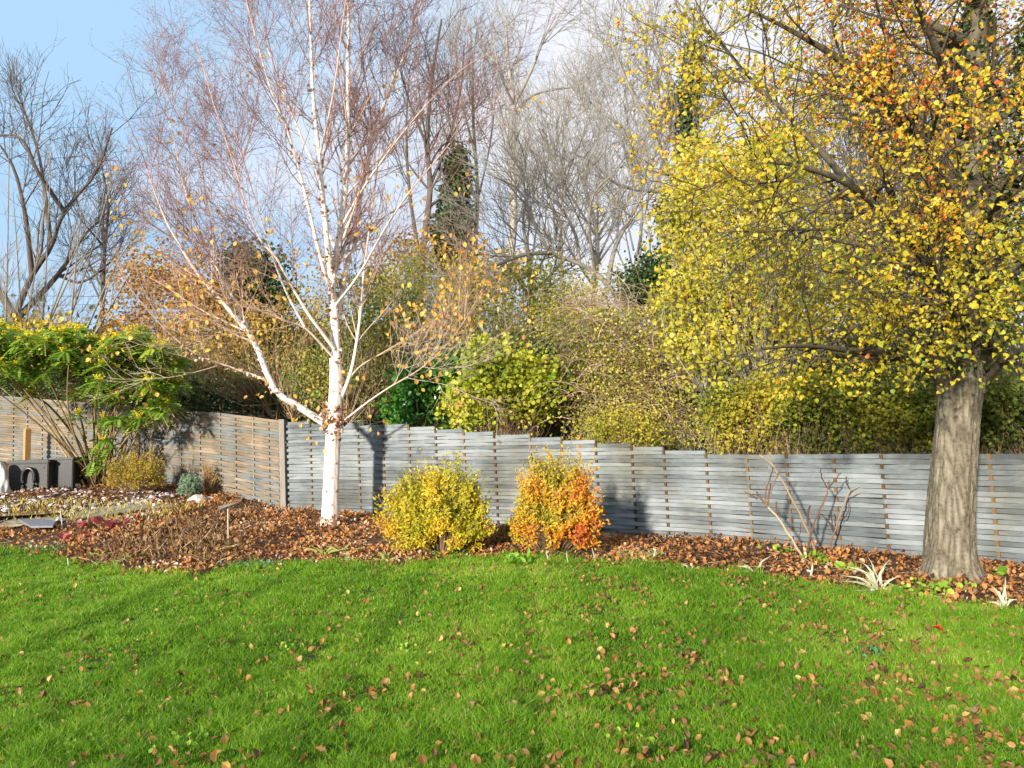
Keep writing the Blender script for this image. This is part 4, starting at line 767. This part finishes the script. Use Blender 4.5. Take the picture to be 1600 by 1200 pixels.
# ------------------------------------------------------------------ strappy cream plants, weeds
CREAM = leafmat('cream_strap', [(0, (.20, .32, .10)), (.45, (.48, .50, .34)), (1, (.70, .68, .58))], .25)
def straps(name, label, cat, base, specs, mat=CREAM, wd=.0085, group=None):
    """specs: (dx px, dy px of tip, droop, dY)"""
    b = G(*base); o = thing(name, b, label, cat, group); s = b[1] / FPX; V, F, T, off = [], [], [], 0
    for dx, dy, dr, dz in specs:
        tip = np.array([dx * s, dz, -dy * s]); c1 = tip * .45 + np.array([-dx * s * .12, 0, abs(dy) * s * .18 + dr * .3]); n = 9
        st = b + np.array([R.gauss(0, .03), R.gauss(0, .03), -.02]); P = spline([st, b + c1, b + tip + [0, 0, -dr * .2]], n); P[1:] += np.cumsum(rng.normal(size=(n - 1, 3)) * .004, 0); sd_ = nrm(np.cross(P[-1] - P[0], [R.gauss(0, .5), 1, .0])); tt_ = R.random()
        for i in range(n):
            ww = wd * (.6 + .9 * math.sin(math.pi * min(1, i / (n - 1) * .85 + .12))) * (1 - (i / (n - 1)) ** 4)
            V += [P[i] - sd_ * ww, P[i] + np.array([0, .006, -.004]), P[i] + sd_ * ww]; T += [.7 + .3 * tt_, .2 * tt_, .7 + .3 * tt_]
        for i in range(n - 1):
            q = off + i * 3; F += [[q, q + 1, q + 4, q + 3], [q + 1, q + 2, q + 5, q + 4]]
        off += n * 3
    mesh_np('leaves', np.array(V), np.array(F), mat, o, T, True); return o
straps('strappy_plant', 'largest clump of cream striped strap leaves at the lawn edge before the thick trunk', 'plant', (1372, 928), [(-72, -24, .02, -.1), (-60, -30, .03, 0), (-50, -8, .0, -.15), (-36, -42, .06, 0), (-18, -48, .02, .1), (-6, -55, .02, .1), (15, -42, .04, 0), (28, -53, .0, .05), (30, -30, .0, -.1), (8, -22, .03, -.2), (-25, -15, .03, -.25), (-5, -30, .08, -.2), (50, -14, .04, -.1), (-44, -46, .06, .1), (20, -12, .02, -.2), (-12, -36, .05, 0), (2, -44, .04, .1), (-30, -26, .05, -.1)])
straps('strappy_plant', 'clump of cream strap leaves at the right edge of the photo beside the lawn', 'plant', (1572, 958), [(-25, -20, .03, 0), (-18, -42, .0, 0), (-8, -36, .03, .05), (4, -40, .0, .05), (14, -28, .02, 0), (24, -10, .03, -.1), (-12, -16, .02, -.1), (22, -22, .05, 0), (10, -50, .0, .1)])
straps('strappy_plant', 'three cream strap leaves splayed on the soil left of the big clump', 'plant', (1180, 900), [(-30, -16, .05, 0), (-15, -20, .0, 0), (-22, -8, .02, 0), (25, -32, .0, 0), (12, -4, .01, -.1)])
straps('strappy_plant', 'single upright cream leaf between the two cream clumps', 'plant', (1270, 907), [(0, -28, 0, 0), (2, -10, .02, 0)])
for (x, y, sp, lb) in [(884, 884, [(4, -24, 0, 0)], 'lone pale shoot in the grass right below the orange bush'), (928, 880, [(-2, -26, 0, 0), (3, -14, .02, 0)], 'pair of pale shoots right of the orange bush'), (856, 880, [(-1, -20, 0, 0), (3, -8, 0, 0)], 'short pale shoots at the foot of the orange bush'), (1040, 884, [(-8, -8, .03, 0), (6, -3, .01, 0)], 'hooked pale leaf at the lawn edge in the middle of the right bed'), (1078, 894, [(-14, -14, .0, 0), (10, -10, 0, 0)], 'low crossed pale leaves left of the splayed cream leaves')]:
    straps('pale_shoot', lb, 'plant', (x, y), sp, CREAM, .006)
WEED = leafmat('weed_leaf', [(0, (.10, .22, .02)), (.5, (.26, .42, .04)), (1, (.45, .55, .08))], .35)
def weed(label, base, n, r, h, size, seed=0, mat=WEED, cat='weed', name='green_weed', tpl=ROUND, nb=(0, -.4, 1.5)):
    b = G(*base); rs = np.random.default_rng(seed); o = thing(name, b, label, cat); P = b + np.stack([rs.normal(size=n) * r * .6, rs.normal(size=n) * r * .5, rs.random(n) * h + .02], 1)
    leaves('leaves', P, size * (.6 + .8 * rs.random(n)), mat, rs.random(n), o, tpl, (0, 0, .2), nb, .9)
    tubes('stems', [(spline([b + [R.gauss(0, .02), R.gauss(0, .02), -.03], p], 3), np.full(3, .003), .5) for p in P[::2]], WEED, o, 3)
weed('bright green weed rosette at the foot of the pruned stems', (1281, 886), 26, .13, .14, .085, 1)
weed('flat green weed on the soil right of the pruned stems', (1318, 895), 16, .16, .05, .09, 2)
weed('yellowish weed against the fence base left of the pruned stems', (1222, 868), 22, .2, .1, .05, 3)
weed('leafy green seedlings at the left foot of the thick trunk', (1462, 935), 70, .28, .14, .045, 4)
weed('broad green weed beside the cream clump before the thick trunk', (1408, 932), 26, .22, .05, .08, 5)
weed('single green weed right of the thick trunk base', (1555, 908), 9, .09, .08, .09, 6)
weed('green grass tuft at the left foot of the orange bush', (812, 884), 70, .22, .12, .10, 7, leafmat('tuft', [(0, (.10, .28, .02)), (1, (.30, .50, .06))], .35), 'grass tuft', 'grass_tuft', NARROW, (0, -1, 0))
weed('dark green tuft at the foot of the golden bush', (706, 872), 40, .18, .1, .07, 8, M_LAUR, 'plant', 'green_tuft', NARROW, (0, -1, 0))
weed('blue-green low plant at the lawn edge below the leafy bed', (372, 886), 120, .35, .05, .04, 9, leafmat('bluegreen', [(0, (.05, .14, .07)), (1, (.14, .28, .15))], .25), 'plant', 'ground_plant')
weed('feathery green clump by the lawn edge near the grey slate', (82, 868), 120, .28, .16, .06, 10, M_LAUR, 'plant', 'fern_clump', NARROW)
weed('silvery seedhead clump at the lawn edge of the right bed', (1003, 876), 90, .3, .12, .05, 11, leafmat('silver', [(0, (.25, .28, .14)), (1, (.55, .55, .38))], .3), 'plant', 'silvery_plant', NARROW)
# ------------------------------------------------------------------ pond corner
def slab(name, label, cat, outline, th, mat, zoff=0.03, tilt_=0.0):
    P = np.array([G(x, y) for x, y in outline]); c = P.mean(0); n = len(P)
    top = P.copy(); top[:, 2] = hgt(c[0], c[1]) + zoff + th + (P[:, 0] - c[0]) * tilt_ + (P[:, 1] - c[1]) * .10; bot = top.copy(); bot[:, 2] -= th
    inn = c + (top - c) * .985; inn[:, 2] = top[:, 2] + .004; cc = inn.mean(0)[None]
    V = np.vstack([bot, top, inn, cc]); i = np.arange(n); j = (i + 1) % n
    F = [np.stack([i, j, j + n, i + n], 1), np.stack([i + n, j + n, j + 2 * n, i + 2 * n], 1), np.stack([i + 2 * n, j + 2 * n, np.full(n, 3 * n)], 1)]
    return tag(mesh_np(name, V, F, mat, None, np.full(len(V), .5)), label, cat)
STONE = plainmat('paving_stone', (.30, .27, .19), .85, .2, .35, 9, .6); SLATE = plainmat('slate', (.17, .17, .19), .6, .4, .2, 12, .4)
slab('paving_slab', 'long curved sandy edging slab of the pond running toward the fence', 'slab', [(-150, 838), (70, 824), (150, 813), (235, 801), (232, 793), (190, 795), (130, 804), (60, 815), (-150, 829)], .03, STONE, .05)
slab('paving_slab', 'small stone slab behind the red leaves at the end of the pond edging', 'slab', [(236, 800), (268, 797), (262, 790), (232, 792)], .03, STONE, .05)
slab('slate_slab', 'pointed dark grey slate lying over the pond corner', 'slab', [(28, 818), (48, 836), (82, 838), (88, 828), (62, 822)], .03, SLATE, .12, .05)
slab('timber_offcut', 'short grey plank offcut lying in the dead leaves left of the birch', 'plank', [(338, 803), (378, 790), (376, 785), (340, 797)], .05, plainmat('old_plank', (.35, .31, .24), .9), .03)
wm, n, l, out = newmat('pond_water'); pr = n.new('ShaderNodeBsdfPrincipled'); pr.inputs['Base Color'].default_value = (.06, .06, .035, 1); pr.inputs['Roughness'].default_value = .08
b_ = n.new('ShaderNodeBump'); b_.inputs['Strength'].default_value = .15; nn = n.new('ShaderNodeTexNoise'); nn.inputs['Scale'].default_value = 5; l(nn.outputs[0], b_.inputs['Height']); l(b_.outputs[0], pr.inputs['Normal']); l(pr.outputs[0], out.inputs[0])
P = np.array([G(x, y) for x, y in [(-160, 831), (60, 817), (120, 807), (120, 800), (60, 806), (-60, 812), (-200, 818)]]); P[:, 2] = hgt(P[3:4, 0], P[3:4, 1])[0] + .0; P[:, 2] = float(bedz(P[0:3, 0], P[0:3, 1]).max()) + .035
tag(mesh_np('pond_water', P, np.arange(len(P))[None], wm), kind='structure')
# pebbles & leaf litter round the pond (beyond counting)
def scatter(n, cond, seed):
    rs = np.random.default_rng(seed); X = rs.uniform(-17, 11.5, n * 4); lo = edgeY(X) - .22 * rs.random(n * 4) ** 2; hi = fenceY(X) - .05; Y = lo + (hi - lo) * rs.random(n * 4); k = cond(X, Y, rs); return X[k][:n], Y[k][:n]
PB = (np.array([[.5, 0, 0], [.2, .42, .03], [-.35, .36, 0], [-.5, -.05, .02], [-.2, -.4, 0], [.35, -.35, .02], [0, 0, .28]]), np.array([[0, 1, 6], [1, 2, 6], [2, 3, 6], [3, 4, 6], [4, 5, 6], [5, 0, 6]]))
PEB = leafmat('pale_pebble', [(0, (.30, .22, .20)), (.5, (.52, .44, .42)), (1, (.74, .70, .70))], 0.0)
pk = lambda X, Y: (np.abs(Y - 16.3) < 1.7) & (X < -7.2)
X, Y = scatter(5200, lambda X, Y, rs: pk(X, Y) & (rs.random(len(X)) < .6 + .6 * fuzz(np.stack([X, Y, X * 0], -1), 2.2, 2)), 5)
P = np.stack([X, Y, bedz(X, Y) + .02], 1); o = leaves('pebbles', P, .05 + .11 * rng.random(len(P)) ** 2.5, PEB, rng.random(len(P)), None, PB, (0, 1, 0), (0, 0, 6)); tag(o, kind='stuff')
# stones
def rock(label, base, s, mat, seed, name='rock', sc=(1, .8, .6)):
    import bmesh
    bm = bmesh.new(); bmesh.ops.create_icosphere(bm, subdivisions=3, radius=1); V = np.array([v.co[:] for v in bm.verts]); F = np.array([[v.index for v in f.verts] for f in bm.faces]); bm.free()
    V = V * (1 + .18 * fuzz(V, 2.1, seed) + .07 * fuzz(V, 5.0, seed + 1))[:, None] * np.array(sc) * s; b = G(*base)
    return tag(mesh_np(name, V + b + [0, 0, s * .25], F, mat, None, V[:, 0] * 0 + .5), label, 'rock')
PINK = plainmat('pale_rock', (.50, .44, .40), .85, .2, .25, 14, .5)
rock('pale pinkish rock beside the grey-green shrub', (308, 786), .22, PINK, 1); rock('smaller pale rock just right of the pinkish rock', (329, 784), .13, PINK, 2)
for i, (x, y, s, lb) in enumerate([(52, 786, .12, 'white stone standing on the pebbles below the grey box'), (112, 763, .20, 'flat pale stone near the shrub foot'), (120, 797, .11, 'white stone at the pond rim, left one of three'), (131, 799, .08, 'white stone at the pond rim, middle one of three'), (146, 797, .09, 'white stone at the pond rim, right one of three'), (10, 799, .10, 'pale stone at the pond by the left photo edge'), (214, 779, .07, 'small bluish stone in the dead leaves'), (206, 773, .07, 'small pale stone right of the yellow-brown bush foot')]):
    rock(lb, (x, y), s, PEB if 0 else plainmat('white_stone', (.62, .58, .58), .8, .2, .2, 14, .3), i + 4, 'stone', (1, .8, .5))
# filter box with pipe arch
def boxmesh(name, lo, hi, mat, parent, bev=.012):
    import bmesh
    bm = bmesh.new(); bmesh.ops.create_cube(bm, size=1)
    for v in bm.verts: v.co = Vector([(lo[k] + hi[k]) / 2 + v.co[k] * (hi[k] - lo[k]) for k in range(3)])
    bmesh.ops.bevel(bm, geom=bm.edges[:], offset=bev, segments=2, affect='EDGES')
    me = bpy.data.meshes.new(name); bm.to_mesh(me); bm.free(); me.materials.append(mat); o = bpy.data.objects.new(name, me); C.collection.objects.link(o)
    if parent is not None:
        o.parent = parent; q = parent; off_ = Vector((0, 0, 0))
        while q is not None: off_ += Vector(q.location); q = q.parent
        o.location = -off_
    return o
b = G(40, 768); bx0 = W(12, 768, b[1])[0]; bx1 = W(74, 768, b[1])[0]; zb = b[2] - .12; zt = W(40, 719, b[1])[2]; by = float(b[1])
DG = plainmat('dark_grey_plastic', (.045, .045, .042), .55, .4, .3, 20, .15); BK = plainmat('black_plastic', (.018, .018, .02), .3, .5, .2, 20, .05)
fb = thing('pond_filter_box', (float((bx0 + bx1) / 2), by, zb), 'dark grey pond filter box with black arched pipe beside the fence', 'box')
boxmesh('box_body', (bx0, by, zb), (bx1, by + .55, zt - .085), DG, fb, .015); boxmesh('lid', (bx0 - .03, by - .03, zt - .083), (bx1 + .03, by + .58, zt), DG, fb, .02)
xc = (bx0 + bx1) / 2 + .05; zp = zt - .42; arch = [(xc - .14, zb - .05), (xc - .14, zp), (xc - .10, zp + .17), (xc, zp + .23), (xc + .10, zp + .17), (xc + .14, zp), (xc + .14, zb - .05)]
tubes('pipe', [(spline([(x, by - .06, z) for x, z in arch], 40), np.full(40, .042), .5)], BK, fb, 14)
tubes('recess', [(spline([(x * 1.0 + (x - xc) * .35, by - .004, z + .04) for x, z in arch], 40), np.full(40, .012), .5)], BK, fb, 6)
fbb = [c for c in fb.children if c.name.startswith('box_body')][0]; boxmesh('latch', (bx1 - .13, by - .012, zt - .20), (bx1 - .08, by - .001, zt - .15), BK, fbb, .004)
b2 = W(76, 757, by + .25); cx = W(114, 757, by + .25)[0]; z2 = W(95, 715, by + .25)[2]
bb = thing('black_crate', (float((b2[0] + cx) / 2), by + .3, b[2]), 'low black plastic crate behind the dark grey box', 'crate')
boxmesh('crate_body', (b2[0] + .03, by + .22, b[2] - .1), (cx, by + .85, z2 - .06), BK, bb, .015); boxmesh('rim', (b2[0] + .01, by + .20, z2 - .058), (cx + .02, by + .87, z2), BK, bb, .012)
b = G(-4, 772); sk = thing('white_sack', b, 'crumpled white sack at the left photo edge beside the box', 'sack')
a = np.linspace(0, 1, 26)[:, None]; th_ = np.linspace(0, 6.283, 40, endpoint=False)[None]
rr = .24 * np.sqrt(np.clip(1 - a ** 2.4, 0, 1)) * (1 + .10 * np.sin(5 * th_ + 6 * a) + .06 * np.sin(11 * th_ - 9 * a)) + .01
V = np.stack([b[0] + rr * np.cos(th_), b[1] + rr * .7 * np.sin(th_), b[2] - .05 + a * .80 + 0 * th_], -1).reshape(-1, 3); i = np.arange(26 * 40).reshape(26, 40)
mesh_np('sack_cloth', V, np.stack([i[:-1], np.roll(i[:-1], -1, 1), np.roll(i[1:], -1, 1), i[1:]], -1).reshape(-1, 4), plainmat('white_cloth', (.55, .55, .57), .7), sk, None, True)
# timber stake by the fence
sp = W(41, 740, 21.2); g = float(hgt(sp[0], sp[1])); zt = W(41, 671, 21.2)[2]
V, F = box_poly(sp[:2], (.8, -.6), (.6, .8), g - .1, zt, .07, .07); V = np.vstack([V, [[V[4:, 0].mean(), V[4:, 1].mean(), zt + .08]]])
o = mesh_np('timber_stake', V, [F[[0, 2, 3, 4, 5]], np.array([[4, 5, 8], [5, 6, 8], [6, 7, 8], [7, 4, 8]])], woodmat('stake_wood', [(.3, (.30, .15, .05)), (.7, (.55, .33, .14))], (8, 8, 1)), None, np.full(9, .5)); tag(o, 'pointed orange-brown timber stake standing behind the grey box', 'stake')

# ------------------------------------------------------------------ dead stems, canes, red leaves in the bed
DEADS = woodmat('dead_stem', [(.1, (.09, .05, .025)), (.5, (.28, .17, .08)), (.9, (.52, .38, .22))], tintmix=.9); DL = leafmat('dead_leaf', [(0, (.07, .035, .015)), (.5, (.20, .10, .04)), (1, (.42, .24, .09))], .3)
labs = ['tallest', 'tangled', 'thin', 'bushy']
spots = [(205, 862, .55, 'by the red leaves'), (245, 868, .6, 'below the stone slab'), (275, 876, .75, 'in the middle of the dead border'), (305, 868, .6, 'below the pinkish rock'), (330, 850, .55, 'below the amber plant'), (262, 842, .5, 'behind the middle clump'), (300, 826, .5, 'near the pinkish rock'), (340, 872, .45, 'at the right end of the dead border'), (225, 884, .4, 'at the lawn edge under the red leaves'), (180, 880, .35, 'at the lawn edge near the slate'), (365, 815, .4, 'beside the plank offcut'), (318, 888, .4, 'at the lawn edge below the middle clump')]
for i, (x, y, h, wh) in enumerate(spots):
    b = G(x, y); o = thing('dead_perennial', b, ['brown withered', 'tan dried', 'dark withered'][i % 3] + ' perennial clump ' + wh, 'dead plant', 'withered perennials in the bed'); pol, lp = [], []
    for k in range(24):
        d = nrm(np.array([R.gauss(0, .38), R.gauss(0, .38), 1])); Ls = h * R.uniform(.4, 1.1); s0 = b + np.array([R.gauss(0, .16), R.gauss(0, .16), -.03])
        s = spline([s0, s0 + d * Ls * .5, s0 + d * Ls + np.array([R.gauss(0, .08), R.gauss(0, .08), -.05])], 6); pol.append((s, np.linspace(.0075, .004, 6), R.random()))
        for q in range(4): lp.append(s[R.randint(1, 5)] + rng.normal(size=3) * .03)
    tubes('stems', pol, DEADS, o, 4); leaves('dead_leaves', lp, .05 + .04 * rng.random(len(lp)), DL, rng.random(len(lp)), o, LEAF, (0, 0, -1), (0, 0, 0), curl=1.5)
for (xa, ya, xb, yb, lb) in [(99, 831, 94, 795, 'white cane standing beside the grey slate'), (357, 862, 356, 795, 'thin pale cane right of the dead border'), (155, 846, 153, 833, 'short white cane below the red leaves'), (107, 885, 106, 872, 'short white cane at the lawn edge under the slate'), (226, 826, 233, 806, 'leaning white cane behind the red leaves')]:
    b = G(xa, ya); t = W(xb, yb, b[1]); cn = tag(tubes('garden_cane', [(spline([b - [0, 0, .05], t], 4), np.full(4, .009), .9)], plainmat('cane', (.62, .56, .46), .6)), lb, 'cane')
    sh = Vector(b); cn.data.transform(Matrix.Translation(-sh)); cn.location = sh
REDL = leafmat('red_leaf', [(0, (.16, .02, .03)), (.5, (.36, .07, .07)), (1, (.55, .22, .16))], .35)
weed('dark red and pink broad leaves along the pond edging slab', (160, 828), 34, .42, .14, .12, 21, REDL, 'plant', 'red_leaved_plant'); weed('crimson leaves low beside the grey slate', (122, 848), 20, .20, .08, .10, 22, REDL, 'plant', 'red_leaved_plant'); weed('pale red leaves at the end of the edging slab', (212, 818), 12, .16, .12, .10, 23, REDL, 'plant', 'red_leaved_plant')
IR = leafmat('iris_leaf', [(0, (.18, .26, .04)), (.6, (.36, .40, .10)), (1, (.55, .52, .22))], .35)
for x, y, lb in [(155, 876, 'green iris tuft at the left end of the bed edge'), (202, 884, 'green iris tuft left of the middle of the dead border edge'), (345, 868, 'green iris tuft at the right end of the dead border'), (505, 872, 'small green tuft in fallen leaves below the birch'), (535, 870, 'upright green shoots just right of the tuft below the birch'), (603, 880, 'yellow-green shoots left of the golden bush')]:
    straps('iris_tuft', lb, 'plant', (x, y), [(R.gauss(0, 16), -R.uniform(8, 22), .01, R.gauss(0, .05)) for _ in range(11)], IR, .010, 'iris tufts in the bed')
tk = tag(tubes('fallen_twig', [(spline([G(376, 880) + [0, 0, .05], G(384, 868) + [0, 0, .12], G(420, 862) + [0, 0, .06]], 12), np.linspace(.008, .004, 12), .6)], DEADS), 'curved bare twig lying on the leaves near the blue-green plant', 'twig')
# dry yellow grass by the pond
X, Y = scatter(9000, lambda X, Y, rs: (np.abs(Y - 15.7) < .9) & (X < -6.6) & (rs.random(len(X)) < .9), 15)
P = np.stack([X, Y, bedz(X, Y)], 1); tag(leaves('dry_grass', P, .10 + .10 * rng.random(len(P)), leafmat('dry_grass', [(0, (.20, .16, .03)), (.5, (.42, .33, .08)), (1, (.55, .44, .16))], .3), rng.random(len(P)), None, (NARROW[0] * [.25, 1, 1], NARROW[1]), (0, 0, 1.6), (0, -1, 0)), kind='stuff')

# ------------------------------------------------------------------ leaf litter on the bed
LIT = leafmat('leaf_litter', [(0, (.06, .028, .015)), (.20, (.24, .10, .04)), (.44, (.50, .215, .07)), (.75, (.56, .27, .085)), (.93, (.64, .42, .22)), (1, (.62, .54, .46))], .25)
X, Y = scatter(40000, lambda X, Y, rs: (rs.random(len(X)) < np.where(X < 1.2, .85, .55) * (.62 + .75 * fuzz(np.stack([X, Y, X * 0], -1), 1.7, 3))) & ~(pk(X, Y) & (rs.random(len(X)) < .7)), 6)
P = np.stack([X, Y, bedz(X, Y) + .01 + .04 * rng.random(len(X))], 1); tn_ = .47 + .3 * fuzz(P, 1.7, 4) + rng.normal(size=len(P)) * .26 - .13 * (X > 1.2)
tag(leaves('leaf_litter', P, .024 + .060 * rng.random(len(P)) ** 1.8, LIT, tn_, None, CURL, (0, 0, 0), (0, 0, 2.2), 1, 1, .5), kind='stuff')

X, Y = scatter(2600, lambda X, Y, rs: rs.random(len(X)) < .8, 31)
P = np.stack([X, Y, bedz(X, Y) + .015 + .03 * rng.random(len(X))], 1); D = nrm(rng.normal(size=P.shape) * [1, 1, .18]) * (.04 + .12 * rng.random((len(P), 1))); 
tag(tubes('twig_litter', [((p - d, p + d * rng.normal(size=3) * .15, p + d), (.003, .0035, .002), float(rng.random())) for p, d in zip(P, D)], DEADS, None, 3), kind='stuff')
# ------------------------------------------------------------------ lawn: blades, then fallen leaves
GR = leafmat('grass_blade', [(0, (.045, .095, .008)), (.35, (.13, .29, .014)), (.68, (.26, .46, .024)), (.90, (.42, .52, .06)), (1, (.54, .47, .18))], .45, .42, .35)
NB = 700000
u = rng.random(NB * 2); Yb = 3.3 * (13.3 / 3.3) ** (u ** .95); Xb = (rng.random(NB * 2) * 2 - 1) * (Yb * .70 + 1.7) + .0
k = (Yb < edgeY(Xb) + .06 * rng.random(NB * 2)) & (Xb > -12.5); Xb, Yb = Xb[k][:NB], Yb[k][:NB]; nb_ = len(Xb)
base = np.stack([Xb, Yb, hgt(Xb, Yb)], 1); hh = (.036 + .044 * rng.random(nb_)) * (1 + .45 * fuzz(base, 2.5, 7) + .45 * fuzz(base, 9, 3)); far = np.clip((Yb - 3) / 9, 0, 1); wd_ = .0016 + .0030 * far
an = rng.random(nb_) * 6.283; sd2 = np.stack([np.cos(an), np.sin(an), 0 * an], 1); ln_ = nrm(rng.normal(size=(nb_, 3)) * [1, 1, 0]) * (rng.random(nb_) ** .7 * .9)[:, None]; ln_[:, 2] = 0
m_ = base + (ln_ * .35 + [0, 0, .6]) * hh[:, None]; hh2_ = 0
hh = hh * (1 + 1.3 * np.exp(-((edgeY(Xb) - Yb) / .07) ** 2) * rng.random(nb_)); m_ = base + (ln_ * .35 + [0, 0, .6]) * hh[:, None]
t_ = base + (ln_ * 1.1 + [0, 0, .95]) * hh[:, None]
V = np.stack([base - sd2 * wd_[:, None], base + sd2 * wd_[:, None], m_ + sd2 * wd_[:, None] * .8, m_ - sd2 * wd_[:, None] * .8, t_], 1)
ix = (np.arange(nb_) * 5)[:, None]; tg = np.clip(.44 + .13 * fuzz(base, 1.1, 1) + .13 * fuzz(base, 5.5, 4) + rng.normal(size=nb_) * .18 + .30 * np.clip(fuzz(base, .9, 9) - .25, 0, 1) + (rng.random(nb_) < .02) * .4, 0, 1)
tag(mesh_np('grass', V.reshape(-1, 3), [ix + np.array([[0, 1, 2, 3]]), ix + np.array([[3, 2, 4]])], GR, None, np.repeat(tg, 5)), kind='stuff'); print('blades', nb_)
FLT = leafmat('fallen_leaf_brown', [(0, (.06, .033, .016)), (.5, (.17, .085, .032)), (1, (.31, .165, .06))], .12, .55); FLY = leafmat('fallen_leaf_tan', [(0, (.28, .15, .07)), (.6, (.46, .27, .11)), (1, (.58, .40, .15))], .2, .55)
FLO = leafmat('fallen_leaf_orange', [(0, (.20, .085, .03)), (1, (.40, .18, .05))], .2, .55); FLR = leafmat('fallen_leaf_red', [(0, (.60, .02, .02)), (1, (.75, .04, .03))], .2)
def leafshape(seed, mat, s, wide):
    rs = np.random.default_rng(seed); n = 9; V = []; cu = rs.uniform(-.8, .9); tw_ = rs.uniform(-.6, .6)
    for i in range(n):
        t = i / (n - 1); w_ = wide * math.sin(math.pi * t ** .8) ** .75 * .5
        for j in (-1, -.5, 0, .5, 1):
            z = abs(j) * w_ * rs.uniform(.35, .8) + cu * .35 * (t - .5) ** 2 + tw_ * j * (t - .5) * .4 + .02 * rs.normal(); V.append([j * w_ * (1 - .25 * rs.random() * (abs(j) == 1)), t - .5, z])
    V = np.array(V); V[:, 2] -= V[:, 2].min(); i = np.arange(n * 5).reshape(n, 5); F = np.stack([i[:-1, :-1], i[:-1, 1:], i[1:, 1:], i[1:, :-1]], -1).reshape(-1, 4)
    V = V * s; st = np.array([[.012, -.5, 0], [-.012, -.5, 0], [-.006, -.85, .06], [.006, -.85, .06]]) * s; F = np.vstack([F, [[45, 46, 47, 48]]]); V = np.vstack([V, st])
    o = mesh_np('fallen_leaf', V, F, mat, None, np.clip(rs.normal(.5, .2) + rs.normal(size=len(V)) * .1, 0, 1), True); me = o.data; bpy.data.objects.remove(o); return me
kinds = [('curled dark brown fallen leaf lying in the lawn grass', [leafshape(i, FLT, 1, .8 + .25 * (i % 3)) for i in range(7)]), ('pale tan rounded fallen leaf lying on the lawn grass', [leafshape(i + 20, FLY, 1, .85 + .15 * (i % 2)) for i in range(5)]), ('orange-brown fallen leaf lying on the lawn grass', [leafshape(i + 40, FLO, 1, .8) for i in range(4)])]
rs = np.random.default_rng(77); pts = []
while len(pts) < 5200:
    Y = 3.5 * (12.2 / 3.5) ** rs.random(); X = (rs.random() * 2 - 1) * Y * .69; 
    if Y > edgeY(X) - .05: continue
    dn_ = .20 + .55 * min(1, max(0, (X + .5 + .25 * Y) / 4.5)) ** 1.3 + .14 * float(fuzz(np.array([[X, Y, 0.]]), 1.9, 6)[0])
    if rs.random() < dn_: pts.append((X, Y))
pts = sorted(pts, key=lambda q: q[1] / (1)); near = pts[:299]; far_ = pts[299:]
LIT2 = leafmat('lawn_litter', [(0, (.06, .033, .014)), (.4, (.21, .105, .035)), (.7, (.38, .20, .06)), (1, (.60, .42, .15))], .15)
FIXED = [(165, 1057, 1), (283, 1055, 2), (357, 1013, 2), (467, 1042, 1), (600, 1080, 1), (548, 1105, 1), (500, 1187, 1), (545, 950, 1), (545, 1000, 1), (170, 1200, 1), (270, 1186, 1), (735, 1018, 1), (910, 1125, 2), (1090, 1068, 1), (1255, 1033, 1), (1490, 1118, 1), (1360, 1083, 0), (988, 1035, 1), (936, 1090, 1), (950, 1165, 0), (30, 1085, 0), (125, 1040, 1), (1530, 1170, 2), (1000, 1050, 1), (580, 1090, 2), (347, 1010, 2), (1305, 1150, 0), (1175, 1040, 0), (800, 1115, 1), (1300, 1165, 0)]
for i, (X, Y) in enumerate(near):
    if i < len(FIXED): x, y, kd = FIXED[i]; q = G(x, min(y, 1198)); X, Y = float(q[0]), float(q[1]); s = rs.uniform(.068, .085)
    else: kd = int(rs.choice([0, 0, 0, 1, 2, 2], 1)[0]); s = rs.uniform(.028, .050)
    lb, ms = kinds[kd]; o = bpy.data.objects.new('fallen_leaf', ms[int(rs.integers(len(ms)))]); C.collection.objects.link(o)
    o.location = (X, Y, float(hgt(X, Y)) + (.03 if i < len(FIXED) else .008) + .018 * rs.random()); o.rotation_euler = (rs.normal() * .4, rs.normal() * .4, rs.random() * 6.28); o.scale = (s, s, s * rs.uniform(.7, 1.3)); tag(o, ('large ' if s > .062 else 'small ' if s < .042 else '') + lb + (' with its edge tipped up' if abs(o.rotation_euler[0]) + abs(o.rotation_euler[1]) > .8 else ''), 'leaf', 'fallen leaves scattered over the lawn')
q = G(1466, 994); o = bpy.data.objects.new('fallen_leaf', leafshape(90, FLR, 1, 1.0)); C.collection.objects.link(o); o.location = (q[0], q[1], q[2] + .05); o.scale = (.085,) * 3; o.rotation_euler = (.5, .2, 1); tag(o, 'bright red fallen leaf on the lawn before the thick trunk', 'leaf')
fa = np.array(far_); P = np.stack([fa[:, 0], fa[:, 1], hgt(fa[:, 0], fa[:, 1]) + .034], 1)
tag(leaves('lawn_leaf_litter', P, .030 + .035 * rng.random(len(P)), LIT2, np.clip(rng.normal(size=len(P)) * .22 + .42, 0, 1), None, CURL, (0, 0, 0), (0, -.5, 1.6), 1, 1, .5), kind='stuff')
# broadleaf weeds in the turf
for i, (x, y, lb) in enumerate([(975, 1165, 'pale feathery weed in the lawn at the bottom centre'), (465, 1020, 'clover patch in the lawn left of centre'), (640, 1025, 'flat weed patch in the lawn near the middle'), (1345, 1030, 'blue-green clover patch in the right of the lawn'), (120, 1180, 'dandelion leaves in the lawn at the bottom left'), (285, 1172, 'small pale weed in the lawn at the bottom, left of centre')]):
    weed(lb, (x, y), 34, .13, .05, .03, 60 + i, WEED if i != 3 else leafmat('clover', [(0, (.05, .16, .06)), (1, (.12, .28, .12))], .3), 'weed', 'lawn_weed', LEAF)
